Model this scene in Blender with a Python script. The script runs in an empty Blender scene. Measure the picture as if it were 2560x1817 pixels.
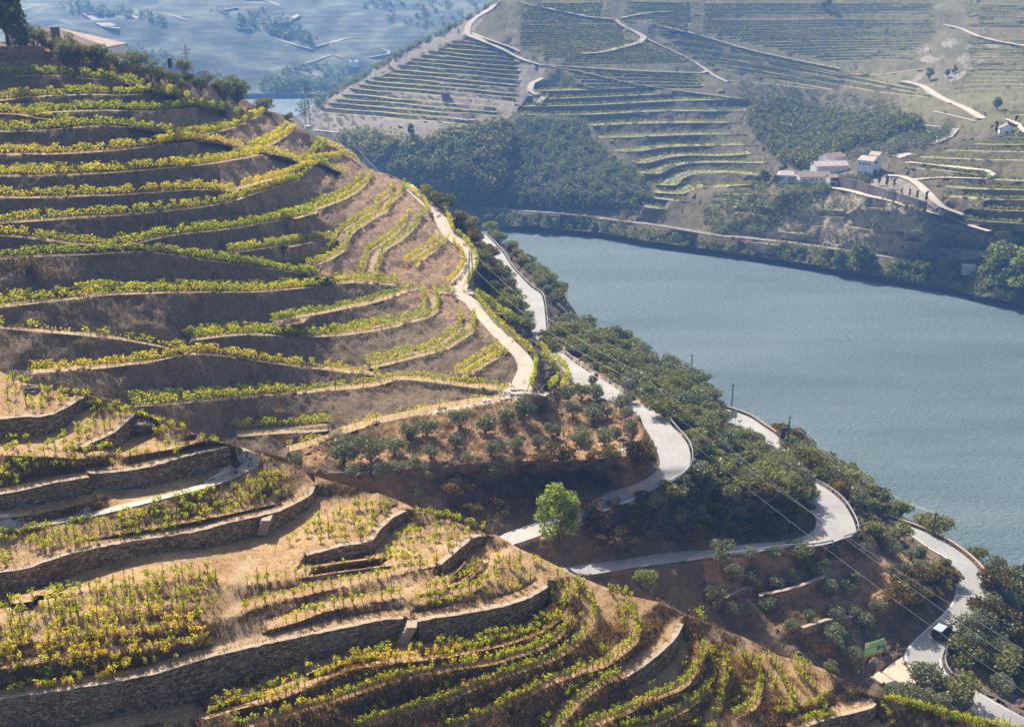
import bpy, bmesh, math, random
import numpy as np
from mathutils import Vector, noise, kdtree
from mathutils.bvhtree import BVHTree
from mathutils.geometry import delaunay_2d_cdt

R = math.radians
scene = bpy.context.scene
COL = scene.collection

# ---------------------------------------------------------------- camera, world, sun, exposure
CAMH = 130.0
PITCH = R(20.05)
F = 2797.0            # focal length in photo pixels (photo is 2560 x 1817)
CX, CY = 1280.0, 908.5
cd = bpy.data.cameras.new('camera'); cam = bpy.data.objects.new('camera', cd); COL.objects.link(cam)
cam.location = (0, 0, CAMH); cam.rotation_euler = (R(90) - PITCH, 0, 0)
cd.sensor_width = 36; cd.lens = F / 2560 * 36; cd.clip_start = 1; cd.clip_end = 20000
scene.camera = cam
SUN_AZ, SUN_EL = R(-29), R(45)      # azimuth measured from +Y (view direction), negative = to the left
world = bpy.data.worlds.new('World'); scene.world = world; world.use_nodes = True
wn = world.node_tree; bg = wn.nodes['Background']
sky = wn.nodes.new('ShaderNodeTexSky'); sky.sky_type = 'NISHITA'; sky.sun_disc = False
sky.sun_elevation = SUN_EL; sky.sun_rotation = SUN_AZ % (2 * math.pi); sky.air_density = 1.0; sky.dust_density = 3.0; sky.ozone_density = 0.6
wn.links.new(sky.outputs[0], bg.inputs[0]); bg.inputs[1].default_value = 0.09
ld = bpy.data.lights.new('sun', 'SUN'); sun = bpy.data.objects.new('sun', ld); COL.objects.link(sun)
ld.energy = 5.0; ld.angle = R(0.5); ld.color = (1.0, 0.93, 0.82)
sdir = Vector((math.sin(SUN_AZ) * math.cos(SUN_EL), math.cos(SUN_AZ) * math.cos(SUN_EL), math.sin(SUN_EL)))
sun.rotation_euler = sdir.to_track_quat('Z', 'Y').to_euler()
sun.location = (0, 0, 400)
scene.view_settings.view_transform = 'Standard'; scene.view_settings.look = 'None'
scene.view_settings.gamma = 1; scene.view_settings.exposure = 0.72
scene.render.engine = 'CYCLES'
scene.cycles.max_bounces = 5; scene.cycles.diffuse_bounces = 2; scene.cycles.transmission_bounces = 3
scene.cycles.volume_bounces = 0; scene.cycles.sample_clamp_indirect = 4; scene.cycles.use_denoising = True

# ---------------------------------------------------------------- pixel <-> world
CAM = np.array([0, 0, CAMH]); FW = np.array([0, math.cos(PITCH), -math.sin(PITCH)])
UP = np.array([0, math.sin(PITCH), math.cos(PITCH)]); RT = np.array([1.0, 0, 0])
REG = dict(a=(0, 0), b=(0, 500), c=(700, 200), d=(700, 700), e=(0, 900), f=(0, 1249), g=(600, 1249), h=(1300, 1249),
           i=(1760, 1249), j=(1300, 800), k=(1760, 800), l=(700, 0), m=(1300, 0), n=(1760, 0), o=(1760, 300))
ZS = 2.859
def q(reg, *v):
    """zoomed-crop coordinates -> photo pixels"""
    ox, oy = REG[reg]
    return [(ox + v[i] / ZS, oy + v[i + 1] / ZS) for i in range(0, len(v), 2)]
def ray(x, y):
    d = FW * F + RT * (x - CX) - UP * (y - CY)
    return d / np.linalg.norm(d)
def at_d(x, y, d): return CAM + ray(x, y) * d
def at_z(x, y, z):
    r = ray(x, y); return CAM + r * ((z - CAMH) / r[2])
def proj(P):
    v = np.asarray(P) - CAM; a = v @ FW
    return (CX + F * (v @ RT) / a, CY - F * (v @ UP) / a)
class RBF:
    """thin-plate field of log distance over the picture, from surveyed control points"""
    def __init__(s, pts, mode='d'):
        X = np.array([(p[0], p[1]) for p in pts], float) / 1000
        if mode == 'd': v = np.log([p[2] for p in pts])
        else: v = np.log([np.linalg.norm(at_z(p[0], p[1], p[2]) - CAM) for p in pts])
        n = len(X); s.X = X
        K = s.k(np.linalg.norm(X[:, None] - X[None], axis=2)) + np.eye(n) * 1e-4
        P = np.c_[np.ones(n), X]
        A = np.zeros((n + 3, n + 3)); A[:n, :n] = K; A[:n, n:] = P; A[n:, :n] = P.T
        s.w = np.linalg.solve(A, np.r_[v, 0, 0, 0])
    @staticmethod
    def k(r): return np.where(r > 0, r * r * np.log(np.maximum(r, 1e-9)), 0)
    def __call__(s, x, y):
        p = np.array([x, y]) / 1000
        r = np.linalg.norm(s.X - p, axis=1)
        return float(math.exp(s.k(r) @ s.w[:-3] + s.w[-3] + s.w[-2] * p[0] + s.w[-1] * p[1]))
def catmull(P, step):
    P = [np.array(p, float) for p in P]
    if len(P) < 3:
        out = []
        n = max(1, int(np.linalg.norm((P[1] - P[0])[:2]) / step))
        return [P[0] + (P[1] - P[0]) * k / n for k in range(n + 1)]
    E = [2 * P[0] - P[1]] + P + [2 * P[-1] - P[-2]]; out = []
    for i in range(1, len(E) - 2):
        a, b, c, d = E[i - 1], E[i], E[i + 1], E[i + 2]
        n = max(1, int(np.linalg.norm((c - b)[:2]) / step))
        for k in range(n):
            t = k / n
            out.append(0.5 * (2 * b + (c - a) * t + (2 * a - 5 * b + 4 * c - d) * t * t + (3 * b - a - 3 * c + d) * t ** 3))
    out.append(P[-1]); return out
def offset(P, w):
    """shift a world polyline horizontally to its left-hand (uphill) side by w metres"""
    P = [np.array(p, float) for p in P]; out = []
    for i in range(len(P)):
        a = P[max(0, i - 2)]; b = P[min(len(P) - 1, i + 2)]
        t = (b - a)[:2]; t = t / (np.linalg.norm(t) + 1e-9)
        out.append(P[i] + np.array([-t[1] * w, t[0] * w, 0]))
    return out
def inpoly(x, y, poly):
    c = False; n = len(poly); j = n - 1
    for i in range(n):
        xi, yi = poly[i][:2]; xj, yj = poly[j][:2]
        if (yi > y) != (yj > y) and x < (xj - xi) * (y - yi) / (yj - yi) + xi: c = not c
        j = i
    return c

# ---------------------------------------------------------------- objects
def tag(o, label=None, cat=None, group=None, kind=None):
    if label: o['label'] = label
    if cat: o['category'] = cat
    if group: o['group'] = group
    if kind: o['kind'] = kind
    return o
def mesh(name, V, Fc, mats, mi=None, smooth=False):
    me = bpy.data.meshes.new(name); V = np.asarray(V, dtype=np.float32)
    if isinstance(Fc, np.ndarray):
        n, k = Fc.shape
        me.vertices.add(len(V)); me.vertices.foreach_set('co', V.ravel())
        me.loops.add(n * k); me.loops.foreach_set('vertex_index', Fc.astype(np.int32).ravel())
        me.polygons.add(n); me.polygons.foreach_set('loop_start', np.arange(0, n * k, k, dtype=np.int32))
        me.update(calc_edges=True)
    else:
        me.from_pydata([tuple(map(float, v)) for v in V], [], [tuple(int(k) for k in f) for f in Fc]); me.update()
    for m in (mats if isinstance(mats, (list, tuple)) else [mats]): me.materials.append(m)
    if mi is not None: me.polygons.foreach_set('material_index', np.asarray(mi, dtype=np.int32))
    if smooth: me.polygons.foreach_set('use_smooth', np.ones(len(me.polygons), dtype=bool))
    return me
def link(name, me, parent=None, loc=None):
    o = bpy.data.objects.new(name, me); COL.objects.link(o)
    if parent is not None: o.parent = parent
    if loc is not None: o.location = loc
    return o
def empty(name, loc, rz=0):
    o = bpy.data.objects.new(name, None); COL.objects.link(o); o.location = loc; o.rotation_euler = (0, 0, rz)
    o.empty_display_size = 0.3; return o
KIDS = {}
def copy_thing(src, loc, rz=0, s=1.0, sz=None):
    r = src.copy(); COL.objects.link(r); r.location = loc; r.rotation_euler = (0, 0, rz); r.scale = (s, s, sz or s)
    for ch in KIDS.setdefault(src.name, [c for c in src.children]):
        c = ch.copy(); COL.objects.link(c); c.parent = r
        for g in KIDS.setdefault(ch.name, [g for g in ch.children]):
            d = g.copy(); COL.objects.link(d); d.parent = c
    return r
class MB:
    """collects boxes, prisms and tubes into one mesh"""
    def __init__(s): s.v = []; s.f = []
    def add(s, V, Fs):
        b = len(s.v); s.v += [tuple(map(float, p)) for p in V]; s.f += [tuple(b + k for k in f) for f in Fs]; return s
    def box(s, x0, x1, y0, y1, z0, z1, tp=0):
        cx, cy = (x0 + x1) / 2, (y0 + y1) / 2
        V = [(x0, y0, z0), (x1, y0, z0), (x1, y1, z0), (x0, y1, z0)] + \
            [(x + (cx - x) * tp, y + (cy - y) * tp, z1) for x, y in ((x0, y0), (x1, y0), (x1, y1), (x0, y1))]
        return s.add(V, [(0, 3, 2, 1), (4, 5, 6, 7), (0, 1, 5, 4), (1, 2, 6, 5), (2, 3, 7, 6), (3, 0, 4, 7)])
    def tube(s, A, B, r0, r1=None, n=5):
        r1 = r0 if r1 is None else r1
        A = np.array(A, float); B = np.array(B, float); d = B - A; L = np.linalg.norm(d)
        if L < 1e-6: return s
        d /= L; u = np.cross(d, [0, 0, 1.0] if abs(d[2]) < .9 else [1.0, 0, 0]); u /= np.linalg.norm(u); w = np.cross(d, u)
        V = []
        for P, r in ((A, r0), (B, r1)):
            for k in range(n):
                t = 2 * math.pi * k / n; V.append(P + (u * math.cos(t) + w * math.sin(t)) * r)
        Fs = [(k, (k + 1) % n, n + (k + 1) % n, n + k) for k in range(n)] + [tuple(range(n))[::-1], tuple(range(n, 2 * n))]
        return s.add(V, Fs)
    def strip(s, A, B):
        V = []
        for a, b in zip(A, B): V += [a, b]
        return s.add(V, [(2 * k, 2 * k + 1, 2 * k + 3, 2 * k + 2) for k in range(len(A) - 1)])
    def me(s, name, m, smooth=False): return mesh(name, s.v, s.f, m, smooth=smooth)
    def build(s, name, m, parent=None, loc=None, smooth=False): return link(name, s.me(name, m, smooth), parent, loc)
def leaves(C, size, rng, up=0.0):
    """quads of random orientation at the points C"""
    N = len(C); u = rng.normal(size=(N, 3)); u[:, 2] *= (1 - up); u /= np.linalg.norm(u, axis=1)[:, None]
    v = rng.normal(size=(N, 3)); v -= (v * u).sum(1)[:, None] * u; v /= np.linalg.norm(v, axis=1)[:, None]
    sz = (np.asarray(size) * rng.uniform(.6, 1.3, N))[:, None] * .5
    V = np.stack([C - u * sz, C - v * sz * .75, C + u * sz, C + v * sz * .75], 1).reshape(-1, 3)
    return V, np.arange(4 * N).reshape(N, 4)

# ---------------------------------------------------------------- materials
class NT:
    def __init__(s, name):
        s.m = bpy.data.materials.new(name); s.m.use_nodes = True; s.t = s.m.node_tree; s.t.nodes.clear()
        s.out = s.n('ShaderNodeOutputMaterial')
    def n(s, typ, **kw):
        nd = s.t.nodes.new(typ)
        for k, v in kw.items():
            if k.startswith('_'): setattr(nd, k[1:], v)
            else:
                key = k.replace('__', ' ')
                nd.inputs[key if not key.startswith('i') or not key[1:].isdigit() else int(key[1:])].default_value = v
        return nd
    def l(s, a, b): s.t.links.new(a, b)
    def pos(s, scale=(1, 1, 1), rot=(0, 0, 0)):
        g = s.n('ShaderNodeNewGeometry'); mp = s.n('ShaderNodeMapping'); mp.inputs['Scale'].default_value = scale; mp.inputs['Rotation'].default_value = rot
        s.l(g.outputs['Position'], mp.inputs['Vector']); return mp.outputs[0]
    def noise(s, sc, vec, det=4, rough=.6):
        nd = s.n('ShaderNodeTexNoise', Scale=sc, Detail=det, Roughness=rough); s.l(vec, nd.inputs['Vector']); return nd.outputs['Fac']
    def ramp(s, fac, stops):
        nd = s.n('ShaderNodeValToRGB'); cr = nd.color_ramp
        while len(cr.elements) < len(stops): cr.elements.new(.5)
        for e, (p, c) in zip(cr.elements, stops): e.position = p; e.color = (*c, 1)
        s.l(fac, nd.inputs[0]); return nd.outputs[0]
    def mix(s, fac, a, b, mode='MIX'):
        nd = s.n('ShaderNodeMix', _data_type='RGBA', _blend_type=mode)
        for v, k in ((fac, 0), (a, 6), (b, 7)):
            if hasattr(v, 'node'): s.l(v, nd.inputs[k])
            else: nd.inputs[k].default_value = v if k == 0 else (*v, 1)
        return nd.outputs[2]
    def bump(s, h, strength, dist):
        nd = s.n('ShaderNodeBump', Strength=strength, Distance=dist); s.l(h, nd.inputs['Height']); return nd.outputs[0]
    def pri(s, col, rough=.9, normal=None, **kw):
        p = s.n('ShaderNodeBsdfPrincipled', Roughness=rough, **kw)
        if hasattr(col, 'node'): s.l(col, p.inputs['Base Color'])
        else: p.inputs['Base Color'].default_value = (*col, 1)
        if normal is not None: s.l(normal, p.inputs['Normal'])
        s.l(p.outputs[0], s.out.inputs[0]); return p
def m_ground(name, cols, s1=.25, s2=2.5, speck=None, bumpd=.25, bumps=.8, streak=None, coord=(1, 1, 1)):
    """mottled earth: two scales of noise through a colour ramp, specks of stones / dry grass, bump"""
    t = NT(name); p = t.pos(coord)
    a = t.noise(s1, p, 5, .65); b = t.noise(s2, p, 6, .75)
    ab = t.mix(.55, a, b)
    lo, hi = .33, .67
    c = t.ramp(ab, [(lo + (hi - lo) * k / (len(cols) - 1), col) for k, col in enumerate(cols)])
    h = b
    if speck:
        vo = t.n('ShaderNodeTexVoronoi', Scale=speck[0]); t.l(p, vo.inputs['Vector'])
        f = t.ramp(vo.outputs['Distance'], [(speck[1], (1, 1, 1)), (speck[1] + .12, (0, 0, 0))])
        g = t.noise(s2 * .6, p, 3, .7); fm = t.mix(1.0, f, t.ramp(g, [(.45, (0, 0, 0)), (.62, (1, 1, 1))]), 'MULTIPLY')
        c = t.mix(fm, c, speck[2])
    if streak:
        ps = t.pos(streak[0], streak[1]); sk = t.noise(streak[2], ps, 5, .7)
        c = t.mix(t.ramp(sk, [(.42, (0, 0, 0)), (.60, (1, 1, 1))]), c, streak[3])
        h = t.mix(.5, b, sk)
    t.pri(c, .95, t.bump(h, bumps, bumpd), **{'Specular__IOR__Level': .15})
    return t.m
def m_leaf(name, stops, trans=.45, nsc=.15, glossy=.0, island=.75, objw=.25):
    """leaves: colour varies leaf by leaf and patch by patch; half the light passes through"""
    t = NT(name); g = t.n('ShaderNodeNewGeometry'); oi = t.n('ShaderNodeObjectInfo')
    nz = t.noise(nsc, t.pos(), 3, .6)
    f = t.mix(island, nz, g.outputs['Random Per Island'])
    f2 = t.mix(objw, f, oi.outputs['Random'])
    c = t.ramp(f2, stops)
    d = t.n('ShaderNodeBsdfDiffuse'); tr = t.n('ShaderNodeBsdfTranslucent'); mx = t.n('ShaderNodeMixShader')
    mx.inputs[0].default_value = trans
    t.l(c, d.inputs[0]); br = t.mix(1.0, c, (1.7, 1.6, .8), 'MULTIPLY'); t.l(br, tr.inputs[0])
    t.l(d.outputs[0], mx.inputs[1]); t.l(tr.outputs[0], mx.inputs[2])
    gl = t.n('ShaderNodeBsdfGlossy', Roughness=.45); gl.inputs[0].default_value = (.8, .85, .8, 1); m2 = t.n('ShaderNodeMixShader')
    m2.inputs[0].default_value = glossy; t.l(mx.outputs[0], m2.inputs[1]); t.l(gl.outputs[0], m2.inputs[2])
    t.l(m2.outputs[0], t.out.inputs[0]); return t.m
def m_plain(name, col, rough=.8, var=.25, sc=3, metal=0, bumpd=.02):
    t = NT(name); nz = t.noise(sc, t.pos(), 4, .6)
    lo = tuple(x * (1 - var) for x in col); hi = tuple(min(1, x * (1 + var)) for x in col)
    t.pri(t.ramp(nz, [(.3, lo), (.7, hi)]), rough, t.bump(nz, .3, bumpd), Metallic=metal); return t.m

M = {}
M['bench'] = m_ground('dry_soil', [(.29, .19, .10), (.40, .28, .16), (.48, .36, .22)], .3, 3, (6, .18, (.55, .47, .38)), .08)
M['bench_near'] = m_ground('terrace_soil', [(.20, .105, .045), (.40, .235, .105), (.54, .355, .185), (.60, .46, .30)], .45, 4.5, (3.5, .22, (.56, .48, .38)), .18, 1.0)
M['bank'] = m_ground('shaded_schist_bank', [(.07, .05, .03), (.185, .135, .083), (.31, .23, .145)], .2, 2.4, (3.0, .2, (.34, .26, .18)), .9, 1.0,
                     ((1.1, 1.1, .25), (0, R(-38), 0), .9, (.28, .195, .12)))  # schist tone deepened so the colour carries the left banks' shade
M['bank_dry_lit'] = m_ground('lit_dry_grass_bank', [(.10, .07, .05), (.26, .17, .105), (.38, .26, .165)], .16, 2.2, (3.0, .2, (.10, .08, .055)), .8, 1.0,
                     ((1.1, 1.1, .25), (0, R(-38), 0), 1.1, (.46, .30, .17)))  # dry grass tone raised so the colour carries the right banks' sunlight
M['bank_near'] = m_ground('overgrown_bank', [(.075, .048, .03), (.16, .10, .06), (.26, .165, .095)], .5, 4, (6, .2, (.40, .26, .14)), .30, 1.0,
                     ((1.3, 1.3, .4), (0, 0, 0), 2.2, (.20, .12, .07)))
M['orange'] = m_ground('dry_grass_slope', [(.13, .09, .055), (.29, .18, .10), (.43, .27, .15), (.52, .35, .21)], .09, .9, (2.2, .2, (.14, .11, .07)), .35, .9)
M['scrubland'] = m_ground('scrub_soil', [(.07, .052, .034), (.17, .12, .074), (.31, .21, .13)], .12, 1.1, (2.2, .22, (.09, .085, .04)), .5, 1.0)
M['sand'] = m_ground('sandy_verge', [(.42, .33, .23), (.55, .45, .33), (.62, .53, .41)], .4, 3, None, .04, .5)
M['track'] = m_ground('dirt_track', [(.44, .35, .26), (.56, .47, .37), (.64, .56, .46)], .5, 2.5, (5, .15, (.40, .32, .24)), .05, .7)
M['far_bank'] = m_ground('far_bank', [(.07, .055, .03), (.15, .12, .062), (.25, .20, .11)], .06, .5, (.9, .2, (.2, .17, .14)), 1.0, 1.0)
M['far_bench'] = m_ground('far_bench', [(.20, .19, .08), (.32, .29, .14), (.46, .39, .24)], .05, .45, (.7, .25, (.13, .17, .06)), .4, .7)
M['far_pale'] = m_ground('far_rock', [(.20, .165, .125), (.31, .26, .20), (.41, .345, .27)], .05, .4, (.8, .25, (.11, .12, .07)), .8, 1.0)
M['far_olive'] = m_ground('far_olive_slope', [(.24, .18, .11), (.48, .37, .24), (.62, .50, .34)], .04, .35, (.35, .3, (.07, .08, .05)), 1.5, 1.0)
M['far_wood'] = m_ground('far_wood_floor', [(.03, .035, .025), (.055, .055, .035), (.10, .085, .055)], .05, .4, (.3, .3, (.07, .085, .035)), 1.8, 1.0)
M['far_field'] = m_ground('far_fields', [(.085, .07, .035), (.18, .155, .07), (.32, .26, .14)], .03, .4, (.8, .25, (.09, .12, .05)), .8, 1.0)
def m_masonry(name, cols, mortar=(.10, .075, .055), sc=2.6, row=.16):
    t = NT(name); p = t.pos((1, 1, 1))
    mp = t.pos((1, 1, 2.2)); vo = t.n('ShaderNodeTexVoronoi', Scale=sc, _feature='F1'); t.l(mp, vo.inputs['Vector'])
    ve = t.n('ShaderNodeTexVoronoi', Scale=sc, _feature='DISTANCE_TO_EDGE'); t.l(mp, ve.inputs['Vector'])
    nz = t.noise(5, p, 5, .7); big = t.noise(.3, p, 3, .6)
    c = t.ramp(t.mix(.4, vo.outputs['Color'], nz), [(.25, cols[0]), (.5, cols[1]), (.75, cols[2])])
    joint = t.ramp(ve.outputs['Distance'], [(.02, (1, 1, 1)), (.07, (0, 0, 0))])
    c = t.mix(joint, c, mortar)
    c = t.mix(t.ramp(big, [(.5, (0, 0, 0)), (.7, (.35, .35, .35))]), c, (.24, .215, .18))
    h = t.mix(.5, t.ramp(ve.outputs['Distance'], [(0, (0, 0, 0)), (.12, (1, 1, 1))]), nz)
    t.pri(c, .95, t.bump(h, 1.0, .10), **{'Specular__IOR__Level': .15}); return t.m
M['wall'] = m_masonry('dry_stone', [(.14, .09, .048), (.32, .22, .125), (.50, .37, .23)], (.06, .045, .03))
M['wall_far'] = m_masonry('far_stone', [(.12, .10, .085), (.18, .155, .13), (.25, .215, .18)], sc=1.2)
M['coping'] = m_ground('wall_top_stone', [(.33, .24, .165), (.43, .33, .235), (.52, .42, .31)], .8, 5, (8, .15, (.25, .2, .16)), .06, .8)
def m_asphalt():
    t = NT('worn_asphalt'); p = t.pos(); a = t.noise(.12, p, 4, .6); b = t.noise(3, p, 5, .7)
    c = t.ramp(t.mix(.4, a, b), [(.3, (.25, .235, .215)), (.5, (.33, .31, .285)), (.7, (.42, .395, .36))])
    w = t.n('ShaderNodeTexWave', Scale=.25, Distortion=9, Detail=3); t.l(p, w.inputs['Vector'])
    c = t.mix(t.ramp(w.outputs['Fac'], [(.0, (.35, .35, .35)), (.07, (0, 0, 0))]), c, (.2, .185, .17))
    t.pri(c, .62, t.bump(b, .3, .02)); return t.m
M['asphalt'] = m_asphalt()
M['paint'] = m_plain('road_paint', (.72, .71, .68), .7, .12)
M['steel'] = m_plain('galvanised_steel', (.55, .56, .56), .45, .1, metal=.5)
M['rail_wood'] = m_plain('weathered_rail_post', (.22, .19, .15), .8)
M['pole'] = m_plain('dark_timber_pole', (.05, .04, .032), .85)
M['pylon'] = m_plain('pylon_steel', (.22, .225, .22), .6, .15, metal=.3)
M['wire'] = m_plain('power_cable', (.55, .55, .55), .5, .05, metal=.3)
M['white'] = m_plain('whitewash', (.90, .90, .87), .85, .06, 1.2)
M['white_shed'] = m_plain('pale_render', (.62, .60, .56), .85, .12, 1.2)
M['stone_trim'] = m_plain('stone_trim', (.45, .41, .36), .9)
M['dark'] = m_plain('dark_opening', (.025, .028, .035), .4, .2)
M['door'] = m_plain('dark_door', (.05, .055, .07), .6)
def m_tiles(name, a, b, c):
    t = NT(name); p = t.pos(); w = t.n('ShaderNodeTexWave', Scale=1.6, Distortion=.6); t.l(p, w.inputs['Vector'])
    n = t.noise(1.2, p, 5, .8); col = t.ramp(n, [(.3, a), (.5, b), (.7, c)])
    t.pri(col, .85, t.bump(t.mix(.5, w.outputs['Fac'], n), .6, .08)); return t.m
M['tile'] = m_tiles('red_roof_tiles', (.46, .32, .25), (.58, .43, .35), (.70, .56, .48))
M['tile_old'] = m_tiles('old_roof_tiles', (.22, .14, .10), (.36, .24, .18), (.52, .42, .34))
M['trunk'] = m_plain('bark', (.10, .075, .055), .9, .3, 6, bumpd=.05)
M['stake'] = m_plain('vine_stake', (.075, .06, .05), .9, .3, 8)
M['rock'] = m_ground('grey_rock', [(.10, .08, .06), (.22, .18, .14), (.34, .28, .21)], .6, 3, None, .2, 1)
M['vine'] = m_leaf('vine_leaves', [(.16, (.10, .18, .02)), (.36, (.24, .32, .035)), (.56, (.48, .46, .05)), (.80, (.70, .52, .07)), (.95, (.55, .27, .05))], .55, .10, island=.55)
M['vine_near'] = m_leaf('autumn_vine_leaves', [(.14, (.10, .17, .025)), (.32, (.28, .34, .035)), (.52, (.55, .50, .06)), (.76, (.72, .52, .08)), (.93, (.55, .20, .05))], .55, .45, island=.5, objw=.33)
M['vine_far'] = m_leaf('far_vine_leaves', [(.2, (.10, .13, .03)), (.5, (.20, .22, .055)), (.8, (.34, .31, .09))], .4, .05)
M['olive'] = m_leaf('olive_leaves', [(.2, (.09, .105, .045)), (.5, (.155, .17, .08)), (.8, (.25, .26, .14))], .30, .3, .05)
M['green'] = m_leaf('evergreen_leaves', [(.2, (.07, .08, .025)), (.5, (.165, .175, .052)), (.8, (.31, .295, .10))], .35, .12, .02)
M['scrub'] = m_leaf('scrub_leaves', [(.2, (.045, .042, .018)), (.5, (.12, .092, .032)), (.8, (.27, .18, .05))], .3, .2)
M['bright'] = m_leaf('bright_leaves', [(.2, (.11, .17, .03)), (.5, (.26, .35, .07)), (.8, (.45, .52, .15))], .48, .4, .02)
M['lime'] = m_leaf('lime_leaves', [(.2, (.08, .11, .025)), (.5, (.18, .215, .05)), (.8, (.32, .34, .09))], .38, .3, .02)
M['river_leaf'] = m_leaf('riverside_leaves', [(.2, (.07, .10, .035)), (.5, (.15, .185, .06)), (.8, (.27, .28, .09))], .35, .06)
M['yellow'] = m_leaf('yellow_leaves', [(.2, (.30, .28, .04)), (.5, (.48, .40, .05)), (.8, (.62, .50, .08))], .5, .3)
M['cypress'] = m_leaf('cypress_leaves', [(.2, (.018, .032, .016)), (.5, (.03, .05, .022)), (.8, (.055, .08, .035))], .15, .3)

# ---------------------------------------------------------------- triangulated ground from surveyed break lines
class Tin:
    def __init__(s, name, boundary, base=None, seed=1):
        s.name = name; s.base = base; s.P = []; s.px = []; s.tag = []; s.E = []; s.ntag = 0
        s.bound = boundary; s.rng = random.Random(seed); s.hard = []; s.flat = set()
    def pt(s, P, tg=-1, free=False):
        s.P.append(np.array(P, float)); s.px.append(proj(P)); s.tag.append(tg); return len(s.P) - 1
    def line(s, pts, tg=-1):
        idx = []; last = None
        for P in pts:
            x, y = proj(P)
            if last is not None and math.hypot(x - last[0], y - last[1]) < 1.2: continue
            idx.append(s.pt(P, tg)); last = (x, y)
        s.E += list(zip(idx[:-1], idx[1:])); return idx
    def curve(s, pix, step=14, close=False):
        """smooth picture-space trace -> world points on the base surface (or at the given heights)"""
        out = []
        for p in catmull(pix, step):
            out.append(at_z(p[0], p[1], p[2]) if len(p) > 2 else at_d(p[0], p[1], s.base(p[0], p[1])))
        return out
    def near_flat(s, x, y): return False
    def newtag(s): s.ntag += 1; return s.ntag
    def lip(s, pix, width=2.4, step=14):
        """a level terrace: the lip as traced and the inner edge width metres uphill"""
        L = s.curve(pix, step); k = s.newtag(); s.line(L, k)
        s.line(offset(L, width)[1:-1] if len(L) > 4 else offset(L, width), k); return L
    def ribbon(s, A, B, k=None):
        k = k or s.newtag(); s.line(A, k); s.line(B, k); return k
    def _cdt(s, px):
        r = delaunay_2d_cdt([Vector(p) for p in px], s.E, [], 0, 0.02, True)
        return r
    def build(s, spacing, amp, mats, zonefn, gridbase=None, smooth=True):
        if gridbase:
            kd = kdtree.KDTree(len(s.px)); [kd.insert((p[0], p[1], 0), i) for i, p in enumerate(s.px)]; kd.balance()
            xs = [p[0] for p in s.bound]; ys = [p[1] for p in s.bound]
            y = min(ys)
            while y < max(ys):
                x = min(xs)
                while x < max(xs):
                    if inpoly(x, y, s.bound) and kd.find((x, y, 0))[2] > gridbase * .6: s.pt(at_d(x, y, s.base(x, y)))
                    x += gridbase
                y += gridbase
        def solve():
            V2, E2, F2, OV, OE, OF = s._cdt(s.px)
            P = []; T = []; kd = kdtree.KDTree(len(s.px)); [kd.insert((p[0], p[1], 0), i) for i, p in enumerate(s.px)]; kd.balance()
            for v, ov in zip(V2, OV):
                if ov: P.append(s.P[ov[0]]); T.append(s.tag[ov[0]])
                else:
                    w = 0; acc = 0
                    for (_, i, d) in kd.find_n((v[0], v[1], 0), 3):
                        ww = 1 / (d + .01); w += ww; acc += ww / np.linalg.norm(s.P[i] - CAM)
                    P.append(at_d(v[0], v[1], w / acc)); T.append(-1)
            Fs = []
            for f in F2:
                cx = sum(V2[i][0] for i in f) / len(f); cy = sum(V2[i][1] for i in f) / len(f)
                if inpoly(cx, cy, s.bound): Fs.append(tuple(f))
            return V2, P, T, Fs
        V2, P, T, Fs = solve()
        bvh = BVHTree.FromPolygons([tuple(p) for p in P], Fs); cam0 = Vector(CAM)
        n0 = len(s.px); kd = kdtree.KDTree(n0); [kd.insert((p[0], p[1], 0), i) for i, p in enumerate(s.px)]; kd.balance()
        xs = [p[0] for p in s.bound]; ys = [p[1] for p in s.bound]; y = min(ys)
        while y < max(ys):
            sp = spacing(y) if callable(spacing) else spacing
            x = min(xs)
            while x < max(xs):
                px, py = x + s.rng.uniform(-.4, .4) * sp, y + s.rng.uniform(-.4, .4) * sp; x += sp
                if kd.find((px, py, 0))[2] < sp * .55: continue
                hit, nrm, fi, dist = bvh.ray_cast(cam0, Vector(ray(px, py)))
                if hit is None: continue
                tg = [T[i] for i in Fs[fi]]; ben = tg[0] >= 0 and tg[0] == tg[1] == tg[2]
                a = 0 if tg[0] in s.flat and ben else (amp(px, py) if callable(amp) else amp) * (.10 if ben else 1)
                if s.near_flat(px, py): a *= .3
                if a:
                    if nrm.z < 0: nrm = -nrm
                    v = noise.noise(hit * .22) * 1.0 + noise.noise(hit * .6 + Vector((9, 3, 1))) * .55 + noise.noise(hit * 1.7) * .3
                    hit = hit + (nrm + Vector((0, 0, .3))) * (v * a)
                s.P.append(np.array(hit)); s.px.append(proj(hit)); s.tag.append(tg[0] if ben else -1)
            y += sp
        V2, P, T, Fs = solve()
        Fo, mi = [], []
        names = []
        for f in Fs:
            a, b, c = (P[i] for i in f)
            n = np.cross(b - a, c - a)
            if n[2] < 0: f = f[::-1]
            tg = [T[i] for i in f]; ben = tg[0] if tg[0] >= 0 and tg.count(tg[0]) == len(tg) else -1
            cx = sum(V2[i][0] for i in f) / 3; cy = sum(V2[i][1] for i in f) / 3
            nn = np.linalg.norm(n); up = abs(n[2]) / nn if nn > 0 else 1
            mn = zonefn(cx, cy, ben, up)
            if mn not in names: names.append(mn)
            Fo.append(f); mi.append(names.index(mn))
        used = sorted({i for f in Fo for i in f}); mp = {u: k for k, u in enumerate(used)}
        Vv = [P[u] for u in used]; Fo = [tuple(mp[i] for i in f) for f in Fo]
        me = mesh(s.name, Vv, np.array(Fo), [M[n] for n in names], mi, smooth)
        if smooth: me.set_sharp_from_angle(angle=R(38))
        o = link(s.name, me); tag(o, kind='structure'); s.obj = o
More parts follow.
